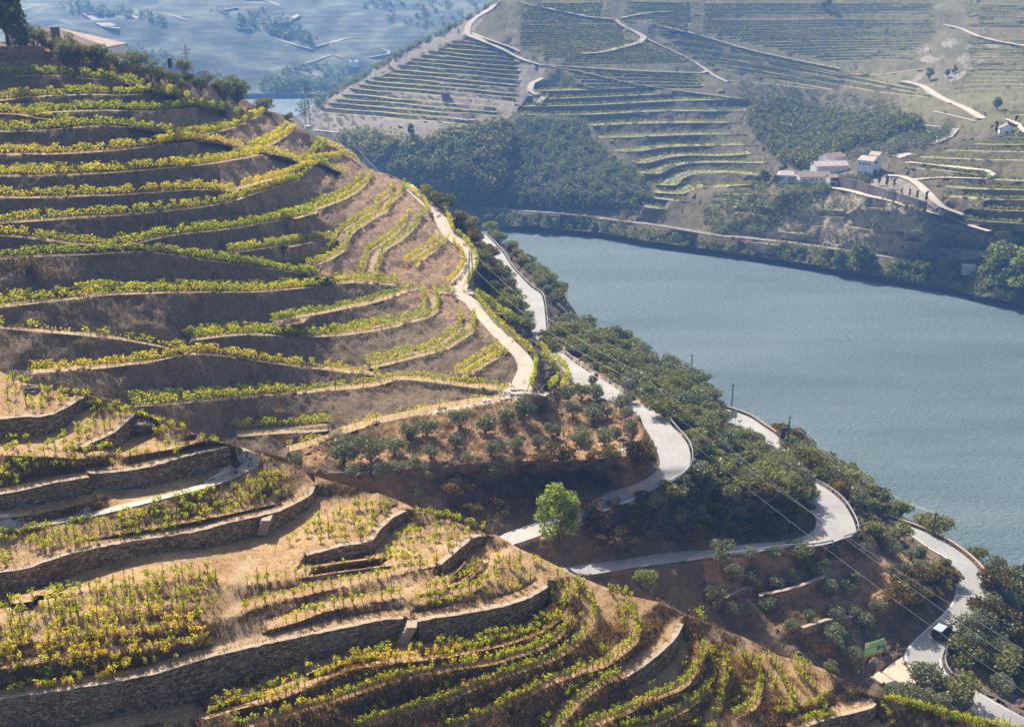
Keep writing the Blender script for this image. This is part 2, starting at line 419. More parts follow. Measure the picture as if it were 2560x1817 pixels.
        s.bvh = BVHTree.FromPolygons([tuple(p) for p in Vv], Fo); return o
    def hit(s, x, y):
        h = s.bvh.ray_cast(Vector(CAM), Vector(ray(x, y)))
        return h[0]
    def down(s, X, Y):
        h = s.bvh.ray_cast(Vector((X, Y, 400)), Vector((0, 0, -1))); return h[0]
def skirt(name, pts, m, steps, floor=-3):
    """the back of a hill, falling away behind its ridge line"""
    rows = [[np.array(p, float) for p in pts]]
    for (out, dz) in steps:
        row = []
        for p in rows[0]:
            d = np.array([p[0], p[1]]); d = d / np.linalg.norm(d)
            nz = noise.noise(Vector(p) * .05 + Vector((out, 0, 0))) * out * .08
            row.append(np.array([p[0] + d[0] * out, p[1] + d[1] * out, max(floor, p[2] - dz + nz)]))
        rows.append(row)
    n = len(pts); V = [p for r in rows for p in r]
    Fs = [(r * n + k, (r + 1) * n + k, (r + 1) * n + k + 1, r * n + k + 1) for r in range(len(rows) - 1) for k in range(n - 1)]
    return tag(link(name, mesh(name, V, Fs, m, smooth=True)), kind='structure')
# ================================================================ RIVER
def m_water():
    t = NT('river_water'); p = t.pos((1, 1, 1))
    p2 = t.pos((1.0, 1.5, 1)); a = t.noise(.6, p2, 5, .7); b = t.noise(.05, p, 3, .5)
    h = t.mix(.2, a, b)
    base = t.ramp(t.noise(.02, t.pos((.35, 1.6, 1), (0, 0, .5)), 5, .65), [(.35, (.115, .18, .185)), (.65, (.185, .245, .25))])
    t.pri(base, .30, t.bump(h, 1.0, 1.6), IOR=1.333, **{'Specular__IOR__Level': .5}); return t.m
M['water'] = m_water()
river = tag(link('river', mesh('river', [(-4000, 60, 0), (4000, 60, 0), (4000, 7000, 0), (-4000, 7000, 0)], [(0, 1, 2, 3)], M['water'])), kind='structure')
tag(link('valley_floor', mesh('valley_floor', [(-5000, -900, -4), (5000, -900, -4), (5000, 9000, -4), (-5000, 9000, -4)], [(0, 1, 2, 3)], M['scrubland'])), kind='structure')

# ================================================================ LEFT HILL (vine terraces) AND ROAD SLOPE
BCTRL = ([(-80, 60, 243), (0, 60, 245), (0, 120, 238), (0, 250, 222), (0, 400, 206), (0, 600, 190), (0, 800, 176), (0, 930, 168), (-80, 1000, 163), (-80, 500, 195),
             (400, 130, 248), (400, 250, 228), (400, 400, 212), (400, 600, 196), (400, 800, 182), (400, 950, 173), (640, 260, 290),
             (700, 400, 250), (700, 600, 222), (700, 800, 198), (700, 1000, 184), (830, 420, 280), (900, 600, 243), (900, 800, 212),
             (900, 950, 194), (960, 470, 276), (1050, 520, 262), (1150, 620, 243), (1180, 740, 222), (1250, 840, 206), (1290, 970, 190), (1140, 950, 192),
             (560, 1180, 168), (1000, 1100, 176)])
P1 = q('c', 1440, 1145, 1465, 1105, 1480, 1180, 1530, 1170, 1530, 1250, 1600, 1250, 1560, 1310, 1650, 1330, 1640, 1400, 1720, 1410, 1690, 1480, 1800, 1490, 1705, 1560, 1875, 1555) + \
     q('j', 70, 30, 185, 30, 95, 110, 190, 110, 180, 200, 240, 185, 230, 270, 290, 225, 310, 360, 420, 330, 400, 470, 560, 415, 560, 560, 690, 495, 650, 585, 780, 562, 790, 650, 900, 620,
       870, 740, 1020, 692, 940, 850, 1110, 790, 985, 950, 1190, 880, 1000, 1020, 1218, 970, 985, 1070, 1208, 1045, 940, 1115, 1165, 1105, 860, 1160, 1080, 1160, 720, 1210, 960, 1215,
       560, 1275, 820, 1290, 420, 1330, 660, 1355, 250, 1400, 450, 1440, 100, 1455, 130, 1550, 0, 1490, -20, 1600, -150, 1540, -190, 1650)
Z1 = [47, 47.3, 47.7, 48.2, 48.8, 49.3, 49.8, 50.5, 50.8, 51.1, 51.4, 51.9, 52.3, 52.8, 53, 53.3, 53.6, 54, 54, 54, 54, 53.4, 52.8, 52, 51.3, 50.7, 50.1, 49.7, 49.4, 49.2]
P2 = q('k', 745, 1180, 745, 1150, 725, 1230, 840, 1190, 715, 1290, 930, 1250, 750, 1350, 1000, 1320, 790, 1410, 1050, 1400, 800, 1460, 1080, 1470, 785, 1500, 1085, 1510, 750, 1530, 1060, 1545) + \
     q('i', 650, 285, 1000, 280, 560, 300, 900, 315, 440, 312, 770, 338, 300, 322, 560, 350, 150, 345, 350, 378, 20, 365, 130, 405) + \
     q('h', 1200, 368, 1250, 436, 1000, 388, 1000, 465, 750, 428, 780, 495, 500, 460, 540, 535, 380, 480, 380, 560, 200, 500, 190, 590)
Z2 = [40, 40.4, 40.8, 41, 41.2, 41.4, 41.5, 41.5, 41.6, 41.8, 42.2, 42.7, 43.2, 43.7, 44.2, 44.7, 45.2, 45.6, 46, 46.3]
P3 = q('k', 105, 680, 115, 625, 150, 735, 230, 660, 260, 770, 330, 700, 340, 820, 420, 760, 400, 870, 500, 815, 470, 915, 560, 865, 510, 950, 585, 915, 510, 980, 570, 975, 480, 1010, 540, 1040)
Z3 = [30, 30, 30, 30.3, 30.6, 31, 31.3, 31.6, 32]
P4 = q('i', 1325, 165, 1315, 140, 1400, 215, 1450, 185, 1500, 275, 1590, 240, 1610, 355, 1730, 310, 1735, 430, 1870, 410, 1775, 530, 1960, 500, 1795, 620, 2020, 600, 1785, 700, 2030, 680,
       1740, 780, 1985, 790, 1660, 860, 1900, 870, 1560, 950, 1830, 940, 1470, 1040, 1755, 1020, 1430, 1110, 1710, 1100, 1450, 1190, 1705, 1180, 1550, 1290, 1750, 1260, 1690, 1380, 1850, 1320,
       1850, 1480, 2000, 1400, 2000, 1570, 2150, 1485, 2150, 1640, 2287, 1560, 2300, 1720, 2420, 1640)
Z4 = [31, 31, 31, 31, 31, 30.9, 30.7, 30.6, 30.4, 30.2, 30, 29.8, 29.6, 29.5, 29.3, 29, 28.7, 28.4, 28, 27.5]
def road_edges(P, Z):
    L = [(P[2 * k][0], P[2 * k][1], Z[k]) for k in range(len(Z))]; Rr = [(P[2 * k + 1][0], P[2 * k + 1][1], Z[k]) for k in range(len(Z))]
    A, B = [], []
    La = [np.array(p, float) for p in L]; Ra = [np.array(p, float) for p in Rr]
    def cr(E, i, t):
        a, b, c, d = E[max(0, i - 1)], E[i], E[i + 1], E[min(len(E) - 1, i + 2)]
        return 0.5 * (2 * b + (c - a) * t + (2 * a - 5 * b + 4 * c - d) * t * t + (3 * b - a - 3 * c + d) * t ** 3)
    for i in range(len(Z) - 1):
        for t in (0, .25, .5, .75):
            a, b = cr(La, i, t), cr(Ra, i, t); A.append(at_z(*a)); B.append(at_z(b[0], b[1], a[2]))
    A.append(at_z(*La[-1])); B.append(at_z(*Ra[-1])); return A, B
roads = [road_edges(P, Z) for P, Z in ((P1, Z1), (P2, Z2), (P3, Z3), (P4, Z4))]

EDGEC = [(x, y, z) for (x, y), z in zip([(1165, 560), (1195, 590)] + q('c', 1480, 1095, 1620, 1180, 1750, 1290, 1900, 1440, 2020, 1530) + q('j', 470, 40, 640, 90, 800, 170, 950, 250, 1090, 340, 1220, 430, 1380, 520, 1440, 598,
             1600, 672, 1740, 745, 1860, 800, 1910, 860, 2080, 960, 2200, 1040) + q('k', 1000, 1090, 1100, 1180, 1300, 1300, 1420, 1400) +
             q('i', 1600, 215, 1760, 300, 1880, 370, 1990, 470, 2100, 560, 2287, 650, 2450, 740),
             [50, 44, 43, 40, 38, 36, 35, 34, 33, 32, 31, 30, 29.5, 29.2, 29, 28.5, 28.5, 28.5, 28.5, 27, 25.5, 24, 24, 25, 26, 27.5, 27, 26.5, 26.5, 25.5, 22, 18])]
low = [(2620, 1850, 26), (2450, 1900, 27), (2300, 1880, 28.5), (2100, 1790, 30), (1900, 1710, 33.5), (1700, 1610, 38), (1500, 1510, 42.5), (1300, 1440, 47), (1150, 1400, 48.7), (950, 1320, 50), (780, 1255, 52.5), (600, 1180, 58), (400, 1130, 63), (200, 1080, 66), (-80, 1040, 68)]
def zc(L): return [(x, y, float(np.linalg.norm(at_z(x, y, z) - CAM))) for x, y, z in L]
extra = []
for P, Z in ((P1, Z1), (P2, Z2), (P3, Z3), (P4, Z4)):
    for k in range(0, len(Z), 2): extra.append((*P[2 * k], Z[k]))
    for k in range(1, len(Z), 2): extra.append((*P[2 * k + 1], Z[k]))
# mid-slope survey points between the roads
extra += [(x, y, z) for (x, y), z in zip(q('i', 330, 620, 700, 520, 1000, 450, 1250, 420, 1480, 460, 500, 900, 800, 780, 1100, 640, 1280, 560, 800, 1060, 1080, 1080, 1000, 960, 600, 1060), [39, 38.5, 38, 36.5, 34.5, 36.5, 36, 35.5, 35, 33.5, 30.5, 33, 35.5])]
extra += [(x, y, z) for (x, y), z in zip(q('i', 2287, 1000, 2200, 1200, 2287, 1380, 2080, 850, 2287, 800, 2500, 1200), [22, 22.5, 23.5, 27, 22, 18])]
baseB = RBF(BCTRL + [(900, 1300, 162)]); baseC = RBF(BCTRL + zc(extra) + zc(EDGEC[2:]) + zc(low[:10]))
ridgeB = [(-90, 95, 243)] + [(x, y, None) for x, y in q('a', 0, 300, 330, 335, 700, 400, 1100, 490, 1400, 555, 1650, 650, 1780, 735, 1850, 770, 1920, 790, 1990, 812)] + \
         [(x, y, None) for x, y in q('c', 60, 262, 130, 330, 210, 380, 330, 445, 430, 485, 560, 570, 640, 640, 700, 655, 780, 675, 850, 705, 920, 750, 1000, 805, 1100, 870, 1200, 930, 1270, 970)]
ridgeB = [(x, y, d or baseB(x, y)) for x, y, d in ridgeB]
edgeB = [at_d(*p) for p in ridgeB]
# ground edge on the river side: low slope beside the water
edgeC = [at_z(*p) for p in EDGEC]
VIN_HILL = [(-100, 0)] + q('a', 330, 330, 1100, 485, 1790, 735, 1990, 800) + q('c', 330, 430, 650, 620, 1000, 790, 1200, 930, 1400, 1290, 1400, 1380, 1330, 1500) + \
           q('d', 1560, 290, 1780, 500, 1860, 640, 1860, 760, 1840, 830, 1640, 860, 1000, 975, 400, 1130, 60, 1240) + [(600, 1300), (-100, 1100)]
zone_pts = []
def pxs(L): return [proj(p) for p in L]
bound = pxs(edgeB) + pxs(edgeC) + [(2700, 1500), (2700, 1900), (2300, 1900), (2100, 1800), (1900, 1720), (1700, 1620), (1500, 1520), (1300, 1450), (1150, 1400), (950, 1320), (780, 1260), (600, 1180), (400, 1130), (200, 1080), (-90, 1040)]
T = Tin('left_hillside', bound, baseB, 3)
T.line(edgeB); T.line(edgeC)
T.line([at_z(*p) for p in low])
for k, (A, B) in enumerate(roads):
    tg = T.ribbon(A, B); T.hard.append(('road', tg))
road_tags = {t for _, t in T.hard}
# pull-out of pale sand beside the lower road
pull = q('i', 1180, 1270, 1250, 1225, 1340, 1165, 1415, 1120, 1440, 1190, 1530, 1290, 1480, 1340, 1300, 1335)
pull_w = [at_z(x, y, 29.4) for x, y in pull]; ptag = T.newtag(); T.line(pull_w, ptag)
# explicit slope lines (top of road cuts, spurs)
for pts in [
    [(x, y, z) for (x, y), z in zip(q('d', 250, 1380, 700, 1370, 1100, 1330, 1500, 1300, 1800, 1290) + q('j', 300, 1010, 560, 990, 760, 970, 860, 900, 880, 800, 790, 700), [59, 57.5, 57, 57, 57, 57, 57, 57.5, 57.5, 57.5, 58])],
    [(x, y, z) for (x, y), z in zip(q('j', 1230, 1010, 1290, 1060, 1270, 1130, 1150, 1170, 950, 1270, 800, 1330), [52, 50.5, 50.5, 51, 51, 50.5])],
    [(x, y, z) for (x, y), z in zip(q('j', 1500, 1290, 1800, 1270, 1980, 1230, 2060, 1200), [48, 47, 46, 44.5])],
    [(x, y, z) for (x, y), z in zip(q('k', 300, 1180, 450, 1100, 560, 1060), [47, 43, 40])],
    [(x, y, z) for (x, y), z in zip(q('i', 1090, 200, 1135, 210, 1140, 250, 1060, 300, 900, 350, 780, 360), [41, 40.8, 40.2, 39.8, 40.2, 40.6])],
    [(x, y, z) for (x, y), z in zip(q('i', 1330, 720, 1400, 620, 1520, 530, 1680, 480), [34.5, 34.5, 33.8, 32.5])],
    [(x, y, z) for (x, y), z in zip(q('i', 1120, 1230, 1200, 1120, 1330, 1100, 1400, 1060), [30, 30, 29.7, 29.5])],
    [(x, y, z) for (x, y), z in zip(q('i', 1760, 1100, 1800, 1250, 1950, 1350, 2150, 1440, 2287, 1500), [28.3, 28, 27.6, 27.2, 27])],
]:
    T.line(T.curve(pts, 20))

# ---- terraces of the left hill: lip traces, width, vine rows
def tl(*seg):
    out = []
    for s_ in seg: out += q(s_[0], *s_[1:])
    return out
LIPS = [
 # name, trace, width, rows(front/back), label
 ('a1', tl(('a', -200, 560, 0, 555, 150, 548, 350, 545, 550, 560, 750, 575, 900, 602, 1040, 630)), 2.2, 'f', 'topmost vine row under the olive trees of the left hillside'),
 ('a2', tl(('a', -200, 730, 0, 722, 200, 700, 400, 690, 620, 680, 900, 682, 1100, 668, 1220, 675, 1300, 700, 1370, 722)), 2.4, 'f', 'second vine row from the top of the left hillside, bending down at its right end'),
 ('a3', tl(('a', -200, 812, 0, 815, 130, 822, 250, 845, 370, 862, 500, 872)), 1.6, 'f', 'short thin vine row at the left edge just under the second row'),
 ('a4', tl(('a', 210, 828, 350, 808, 550, 798, 800, 793, 1000, 795, 1150, 790, 1300, 777, 1400, 767, 1500, 767, 1580, 782, 1660, 807, 1735, 822)), 2.4, 'f', 'vine row rising to a hump then falling to the ridge path, third from the top'),
 ('a5', tl(('a', -200, 948, 0, 945, 200, 940, 400, 930, 560, 914, 700, 905, 850, 907, 1000, 926, 1130, 948, 1250, 962)), 2.2, 'f', 'arched vine row ending where it meets the long row below it, fourth from the top at left'),
 ('a6', tl(('a', -200, 1112, 0, 1110, 200, 1108, 400, 1105, 600, 1096, 800, 1080, 1000, 1060, 1150, 1040, 1300, 1020, 1420, 1012, 1550, 1024, 1650, 1047, 1745, 1066)), 2.6, 'f', 'long vine row whose right end curls down below the forked double row'),
 ('a7', tl(('a', 1200, 1000, 1370, 972, 1500, 957, 1640, 928, 1760, 884, 1850, 838, 1915, 808)), 2.6, 'fb', 'double vine row climbing to the ridge beside the sandy saddle path'),
 ('a8', tl(('a', -200, 1262, 0, 1262, 200, 1262, 400, 1258, 600, 1250, 800, 1238, 1000, 1222, 1200, 1205, 1400, 1186, 1600, 1160, 1750, 1133, 1880, 1106, 1960, 1106, 2060, 1130, 2130, 1160, 2190, 1176)), 2.6, 'fb', 'long vine row ending in a downward hook beneath the brown ridge banks'),
 ('a9', tl(('a', 1860, 1078, 1950, 1036, 2050, 978, 2120, 912), ('c', 128, 325)), 2.8, 'fb', 'double vine row with a bare path between, running up to the ridge point'),
 ('a10', tl(('a', -200, 1410, 0, 1415, 200, 1418, 400, 1412, 600, 1405, 800, 1400, 1000, 1386, 1200, 1372, 1400, 1358, 1550, 1362, 1680, 1376)), 2.2, 'f', 'vine row level with the fork in the middle of the left hillside, ending at the fork'),
 ('a11', tl(('a', -200, 1608, 0, 1600, 150, 1590, 350, 1577, 600, 1558, 800, 1546, 1000, 1530, 1200, 1510, 1400, 1490, 1550, 1465, 1700, 1432, 1850, 1378, 2000, 1332, 2150, 1288), ('c', 149, 722, 210, 668, 290, 604, 390, 645, 480, 672)), 2.6, 'f', 'very long vine row sweeping from the left edge up to the ridge, hooked at its end'),
 ('a12', tl(('a', 1720, 1352, 1850, 1315, 2000, 1275, 2150, 1225, 2240, 1190)), 1.8, 'f', 'upper vine row of the fork, dark green, above the sandy triangle'),
 ('c1', tl(('c', 200, 606, 300, 572, 400, 556, 490, 546)), 2.2, 'f', 'short vine row ending at a bare knob under the ridge vines'),
 ('c2', tl(('c', 165, 592, 230, 545, 272, 480, 280, 430)), 1.6, 'f', 'short steep vine row left of the ridge footpath'),
 ('c3', tl(('c', 290, 525, 315, 490, 335, 455)), 1.2, 'f', 'tiny vine row right of the ridge footpath'),
 ('b1', tl(('b', 870, 330, 960, 318, 1050, 297, 1150, 272, 1300, 247, 1500, 226, 1700, 201, 1900, 167, 2050, 137, 2180, 92), ('c', 0, 995, 150, 962, 300, 917, 450, 862, 560, 802, 640, 722, 668, 680)), 2.8, 'fb', 'double vine row starting at the pale ramp tip and rising to the crest track'),
 ('b2', tl(('b', -200, 250, 0, 260, 150, 270, 300, 292, 500, 314, 700, 332, 850, 347)), 2.0, 'f', 'vine row sloping down along the pale ramp from the left edge'),
 ('b3', tl(('b', -200, 428, 0, 425, 200, 415, 400, 402, 600, 395, 800, 381, 950, 374, 1100, 380, 1300, 402, 1500, 432, 1700, 457, 1900, 484, 2100, 517, 2287, 547), ('c', 120, 1380, 290, 1412)), 2.2, 'f', 'vine row over the tall dark bank with shrubs, slanting down to the right in its second half'),
 ('b4', tl(('b', 1640, 387, 1800, 362, 2000, 331, 2150, 302), ('c', 0, 1190, 150, 1167, 280, 1142, 400, 1137)), 2.2, 'f', 'green vine row in the centre, left of the sandy double row'),
 ('c4', tl(('c', 180, 1350, 330, 1302, 430, 1248, 490, 1192, 512, 1112, 600, 1047, 700, 977, 775, 942, 792, 887, 880, 817, 897, 757)), 3.4, 'fb', 'double vine row with a sandy strip between, snaking up to the crest track'),
 ('c5', tl(('c', 685, 1400, 720, 1312, 742, 1232, 850, 1162, 950, 1082, 1000, 1012, 1030, 965)), 3.6, 'fb', 'double vine row with a wide sandy strip, looping towards the bend of the track'),
 ('c6', tl(('c', 975, 1345, 1020, 1292, 1120, 1222, 1212, 1150)), 3.0, 'fb', 'short double vine row just left of the dirt track bend'),
 ('c7', tl(('c', 1195, 1475, 1262, 1422, 1312, 1352, 1328, 1300, 1295, 1232, 1245, 1170)), 1.4, 'f', 'single vine row hugging the left side of the dirt track below its bend'),
 ('c8', tl(('c', 1170, 1135, 1130, 1062, 1108, 1000)), 1.2, '', ''),
 ('b5', tl(('b', -200, 780, 0, 770, 200, 747, 400, 726, 600, 701, 700, 686, 900, 676, 1200, 666, 1500, 661, 1800, 661, 2000, 646), ('d', 286, 49, 450, 26, 600, 21, 750, 31, 830, 46)), 2.8, 'fb', 'long thick vine row under the tall shrubby bank, green at left and yellow at right'),
 ('d1', tl(('b', 1950, 887, 2100, 857), ('d', 0, 302, 150, 264, 300, 242, 500, 202, 650, 172, 800, 127, 900, 92, 990, 67)), 2.6, 'f', 'yellowing vine row rising to the row ends near the track'),
 ('d2', tl(('b', 1400, 1003, 1600, 977, 1800, 964, 2000, 972), ('d', 0, 397, 150, 407, 400, 402, 600, 377, 800, 342, 950, 302, 1062, 272, 1132, 222, 1142, 152, 1110, 82)), 3.0, 'fb', 'double vine row curling up around a sandy strip near the track'),
 ('d2b', tl(('d', 1120, 95, 1190, 100, 1255, 108)), 1.2, 'f', 'short thick vine row touching the left side of the track'),
 ('d3', tl(('d', 640, 632, 800, 602, 900, 572, 1050, 537, 1200, 497, 1280, 442, 1380, 382, 1402, 312, 1390, 250)), 3.2, 'fb', 'double vine row ending in a hooked sandy pocket by the track'),
 ('d4', tl(('d', 1300, 705, 1385, 672, 1500, 592, 1645, 517)), 2.8, 'fb', 'short steep double vine row left of the lower track'),
 ('b6', tl(('b', -200, 905, 0, 917, 200, 937, 450, 957, 700, 982, 900, 1007, 1100, 1042, 1250, 1072, 1350, 1087)), 2.0, 'f', 'vine row with gaps slanting down beside a pale wall top, lower left'),
 ('b7', tl(('b', 220, 1243, 400, 1227, 700, 1207, 900, 1182, 1100, 1157, 1300, 1112, 1450, 1107, 1600, 1117, 1800, 1147, 2000, 1177), ('d', 286, 639, 400, 652, 550, 672, 700, 692)), 2.4, 'f', 'vine row arching over the dark bank in the lower left, then thinning out rightwards'),
 ('d5', tl(('d', 0, 824, 200, 807, 400, 787, 600, 772, 750, 742, 850, 714, 1000, 722, 1200, 747, 1400, 772, 1640, 797)), 2.2, 'f', 'vine row ending at the foot of the dirt track, lowest long one of the hillside'),
 ('b8', tl(('e', 960, 332, 1200, 320, 1500, 292, 1800, 267, 2000, 247)), 2.4, 'fb', 'lush green double vine row just behind the foreground ridge'),
 ('d6', tl(('d', -300, 1120, 0, 1098, 200, 1090, 400, 1072)), 3.2, 'b', 'short green vine row in the hollow at the foot of the last bank'),
 ('d7', tl(('d', 60, 1230, 200, 1192, 400, 1122, 600, 1054, 800, 1004, 1000, 962, 1200, 917, 1400, 884, 1640, 845)), 2.6, 'f', 'sparse vine row along the sandy path above the olive slope'),
 ('e1', tl(('e', 1450, 585, 1600, 590)), 1.5, '', ''),
]
B_ROWS = []; tagname = {}
for nm, tr, w, rows, lab in LIPS:
    # drop duplicated joints of neighbouring crops
    cl = [tr[0]]
    for p in tr[1:]:
        if math.hypot(p[0] - cl[-1][0], p[1] - cl[-1][1]) > 9: cl.append(p)
    L = T.lip(cl, w); tagname[T.ntag] = nm
    B_ROWS.append((nm, L, w, rows, lab))
# dirt track along the crest
trk = tl(('c', 905, 752, 960, 802, 1045, 880, 1120, 955, 1165, 1030, 1205, 1105, 1280, 1170, 1345, 1240, 1362, 1330, 1300, 1415, 1258, 1480, 1290, 1540, 1370, 1590)) + \
      tl(('d', 1400, 200, 1480, 290, 1560, 380, 1650, 470, 1735, 560, 1760, 640, 1725, 720, 1705, 790))
tc = T.curve(trk, 12); tk_l = offset(tc, 1.45); tk_r = offset(tc, -1.45)
# the trace runs towards the camera, so its left-hand side lies to the right in the picture
trtag = T.ribbon(tk_l, tk_r); T.flat = road_tags | {trtag, ptag}
pathpts = tl(('d', 1640, 815, 1800, 815, 1900, 828)); T.line(T.curve(pathpts, 14))
OR_SLOPE = q('d', 60, 1240, 400, 1130, 1000, 975, 1640, 860, 1900, 830) + q('j', 380, 400, 640, 500, 800, 640, 930, 850, 960, 1000, 850, 1010, 560, 985, 0, 1010) + q('d', 1200, 1280, 600, 1330, 200, 1330)
OR_SLOPE3 = q('i', 0, 440, 600, 370, 1060, 310, 1150, 190, 1280, 160, 1420, 380, 1700, 560, 1400, 600, 1330, 760, 1100, 900, 1150, 1120, 900, 1150, 300, 780, 0, 560) + []
OR_SLOPE2 = q('j', 1230, 900, 1330, 980, 2000, 1240, 1900, 1290, 1400, 1290, 1150, 1200)
OR_TOP = q('a', -200, 280, 0, 280, 340, 330, 700, 395, 1100, 485, 1400, 550, 1790, 735, 1800, 800, 1500, 700, 1370, 650, 1100, 600, 600, 490, -200, 500)
VERGE = q('j', 200, 60, 250, 150, 700, 480, 920, 600, 1130, 780, 1240, 960, 1220, 1060, 1100, 1180, 660, 1380, 0, 1624, 0, 1590, 640, 1340, 1000, 1200, 1180, 1080, 1200, 950, 1100, 800, 900, 640, 680, 500, 200, 150)
JUNC = q('d', 1590, 780, 1700, 700, 1790, 720, 1800, 795, 1980, 815, 2000, 850, 1640, 862, 1450, 895, 1000, 990, 990, 955, 1400, 868)
def zoneB(x, y, ben, up):
    if ben in road_tags: return 'sand'
    if ben == trtag: return 'track'
    if ben == ptag: return 'sand'
    if ben > 0: return 'bench'
    if inpoly(x, y, VERGE): return 'bench'
    if inpoly(x, y, OR_SLOPE) or inpoly(x, y, OR_SLOPE2) or inpoly(x, y, OR_SLOPE3) or inpoly(x, y, OR_TOP): return 'orange'
    if inpoly(x, y, JUNC): return 'track'
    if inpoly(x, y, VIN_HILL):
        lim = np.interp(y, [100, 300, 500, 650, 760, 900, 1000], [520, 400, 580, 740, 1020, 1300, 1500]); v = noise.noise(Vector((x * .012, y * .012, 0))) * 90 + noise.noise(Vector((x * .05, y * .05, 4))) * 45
        return 'bank_dry_lit' if x + v > lim else 'bank'  # paints the hill's sunlit right and shaded left banks into the ground colour
    return 'scrubland'
T.base = lambda x, y: baseB(x, y) if inpoly(x, y, VIN_HILL) or inpoly(x, y, OR_TOP) else baseC(x, y)
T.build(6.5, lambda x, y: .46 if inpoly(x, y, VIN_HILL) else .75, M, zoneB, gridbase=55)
hillB = T
skirt('hill_back_slope', edgeB, M['scrubland'], [(15, 12), (60, 60), (160, 130)])
skirt('river_bank', edgeC, M['scrubland'], [(6, 5), (16, 14), (45, 50)])
cap = lambda P, dz: [p + np.array([0, 0, dz]) for p in P]

def sheet(name, A_, B_, m, dz, cross=4, tin=None, f0=0.0, f1=1.0):
    """a road surface laid just above the ground between two edges"""
    V, Fs = [], []
    for a, b in zip(A_, B_):
        for k in range(cross + 1):
            f = f0 + (f1 - f0) * k / cross; p = a + (b - a) * f
            if tin is not None:
                h = tin.down(p[0], p[1])
                if h is not None and abs(h[2] - p[2]) < 2.5: p = np.array([p[0], p[1], max(h[2], p[2] if tin is T else h[2])])
            V.append((p[0], p[1], p[2] + dz))
    c = cross + 1
    for i in range(len(A_) - 1):
        for k in range(cross): a = i * c + k; Fs.append((a, a + 1, a + c + 1, a + c))
    return mesh(name, V, Fs, m, smooth=True)
def up_sheet(name, A_, B_, m, dz, kind='structure', parent=None, **kw):
    me = sheet(name, A_, B_, m, dz, **kw); bm = bmesh.new(); bm.from_mesh(me); bm.faces.ensure_lookup_table()
    if sum(f.normal.z for f in bm.faces) < 0: bmesh.ops.reverse_faces(bm, faces=bm.faces)
    bm.to_mesh(me); bm.free(); o = link(name, me, parent)
    if kind: tag(o, kind=kind)
    return o
for (A_, B_) in roads: up_sheet('road', A_, B_, M['asphalt'], .13)
up_sheet('road_marking', *roads[3], M['paint'], .15, cross=1, f0=.035, f1=.07)
up_sheet('road_marking', roads[3][0][50:], roads[3][1][50:], M['paint'], .15, cross=1, f0=.93, f1=.955)
up_sheet('dirt_track', tk_l, tk_r, M['track'], .12, tin=T)
# ================================================================ FOREGROUND HILL (stone walls, vineyard)
baseA = RBF([(200, 1045, 88), (0, 1050, 88), (200, 1000, 88.5), (0, 930, 89.5), (340, 1040, 87), (250, 1120, 86), (200, 1195, 85), (0, 1235, 85), (560, 1120, 84.5),
             (400, 1170, 84.7), (200, 1280, 82.3), (560, 1180, 82.3), (0, 1320, 82.3), (200, 1400, 81.3), (0, 1432, 81.3), (500, 1330, 81), (780, 1240, 80), (200, 1735, 77.5),
             (0, 1751, 77.5), (500, 1640, 77.3), (700, 1600, 77), (1000, 1552, 76.7), (1200, 1530, 76), (1370, 1467, 75.3), (850, 1380, 78.6), (1010, 1280, 78.5), (1110, 1410, 77.3),
             (1207, 1340, 77), (1300, 1390, 76.3), (600, 1830, 73.5), (0, 1850, 74), (1000, 1830, 71.4), (1400, 1830, 69.3), (1400, 1600, 73), (1650, 1620, 71.8), (1705, 1560, 72),
             (1500, 1500, 74), (1700, 1830, 67.3), (2000, 1830, 65.2), (2190, 1765, 65.5), (2000, 1650, 67.5), (1850, 1560, 69.5), (2300, 1830, 63), (2600, 1840, 60), (-100, 1235, 85.5), (-100, 1751, 78), (-100, 930, 90)], 'z')
ridgeA = [(-100, 915)] + q('e', 0, 80, 150, 155, 300, 195, 480, 240, 620, 252, 860, 292, 1000, 370, 1150, 440, 1400, 525, 1560, 585, 1640, 605, 1700, 625, 1880, 665, 2000, 690, 2100, 740, 2200, 820, 2265, 890) + \
         q('d', 250, 1400, 400, 1450, 700, 1520, 900, 1600) + q('g', 1270, 75, 1500, 135, 1830, 250, 1950, 320) + \
         q('h', 0, 350, 200, 440, 400, 540, 600, 620, 800, 690, 1000, 730, 1200, 820, 1400, 900, 1600, 980, 1800, 1080, 2000, 1150) + \
         q('i', 850, 1205, 1000, 1290, 1100, 1350, 1200, 1400, 1290, 1420, 1500, 1470, 1700, 1530, 1900, 1575, 2287, 1660, 2500, 1720)
edgeA = [at_d(x, y, baseA(x, y)) for x, y in ridgeA]
boundA = pxs(edgeA) + [(2660, 1900), (2660, 1960), (-110, 1960)]
A = Tin('vineyard_hill', boundA, baseA, 8)
A.line(edgeA); A.line([at_d(x, 1950, baseA(x, 1950)) for x in range(-100, 2661, 60)])
WALLS = []
WTAGS = set()
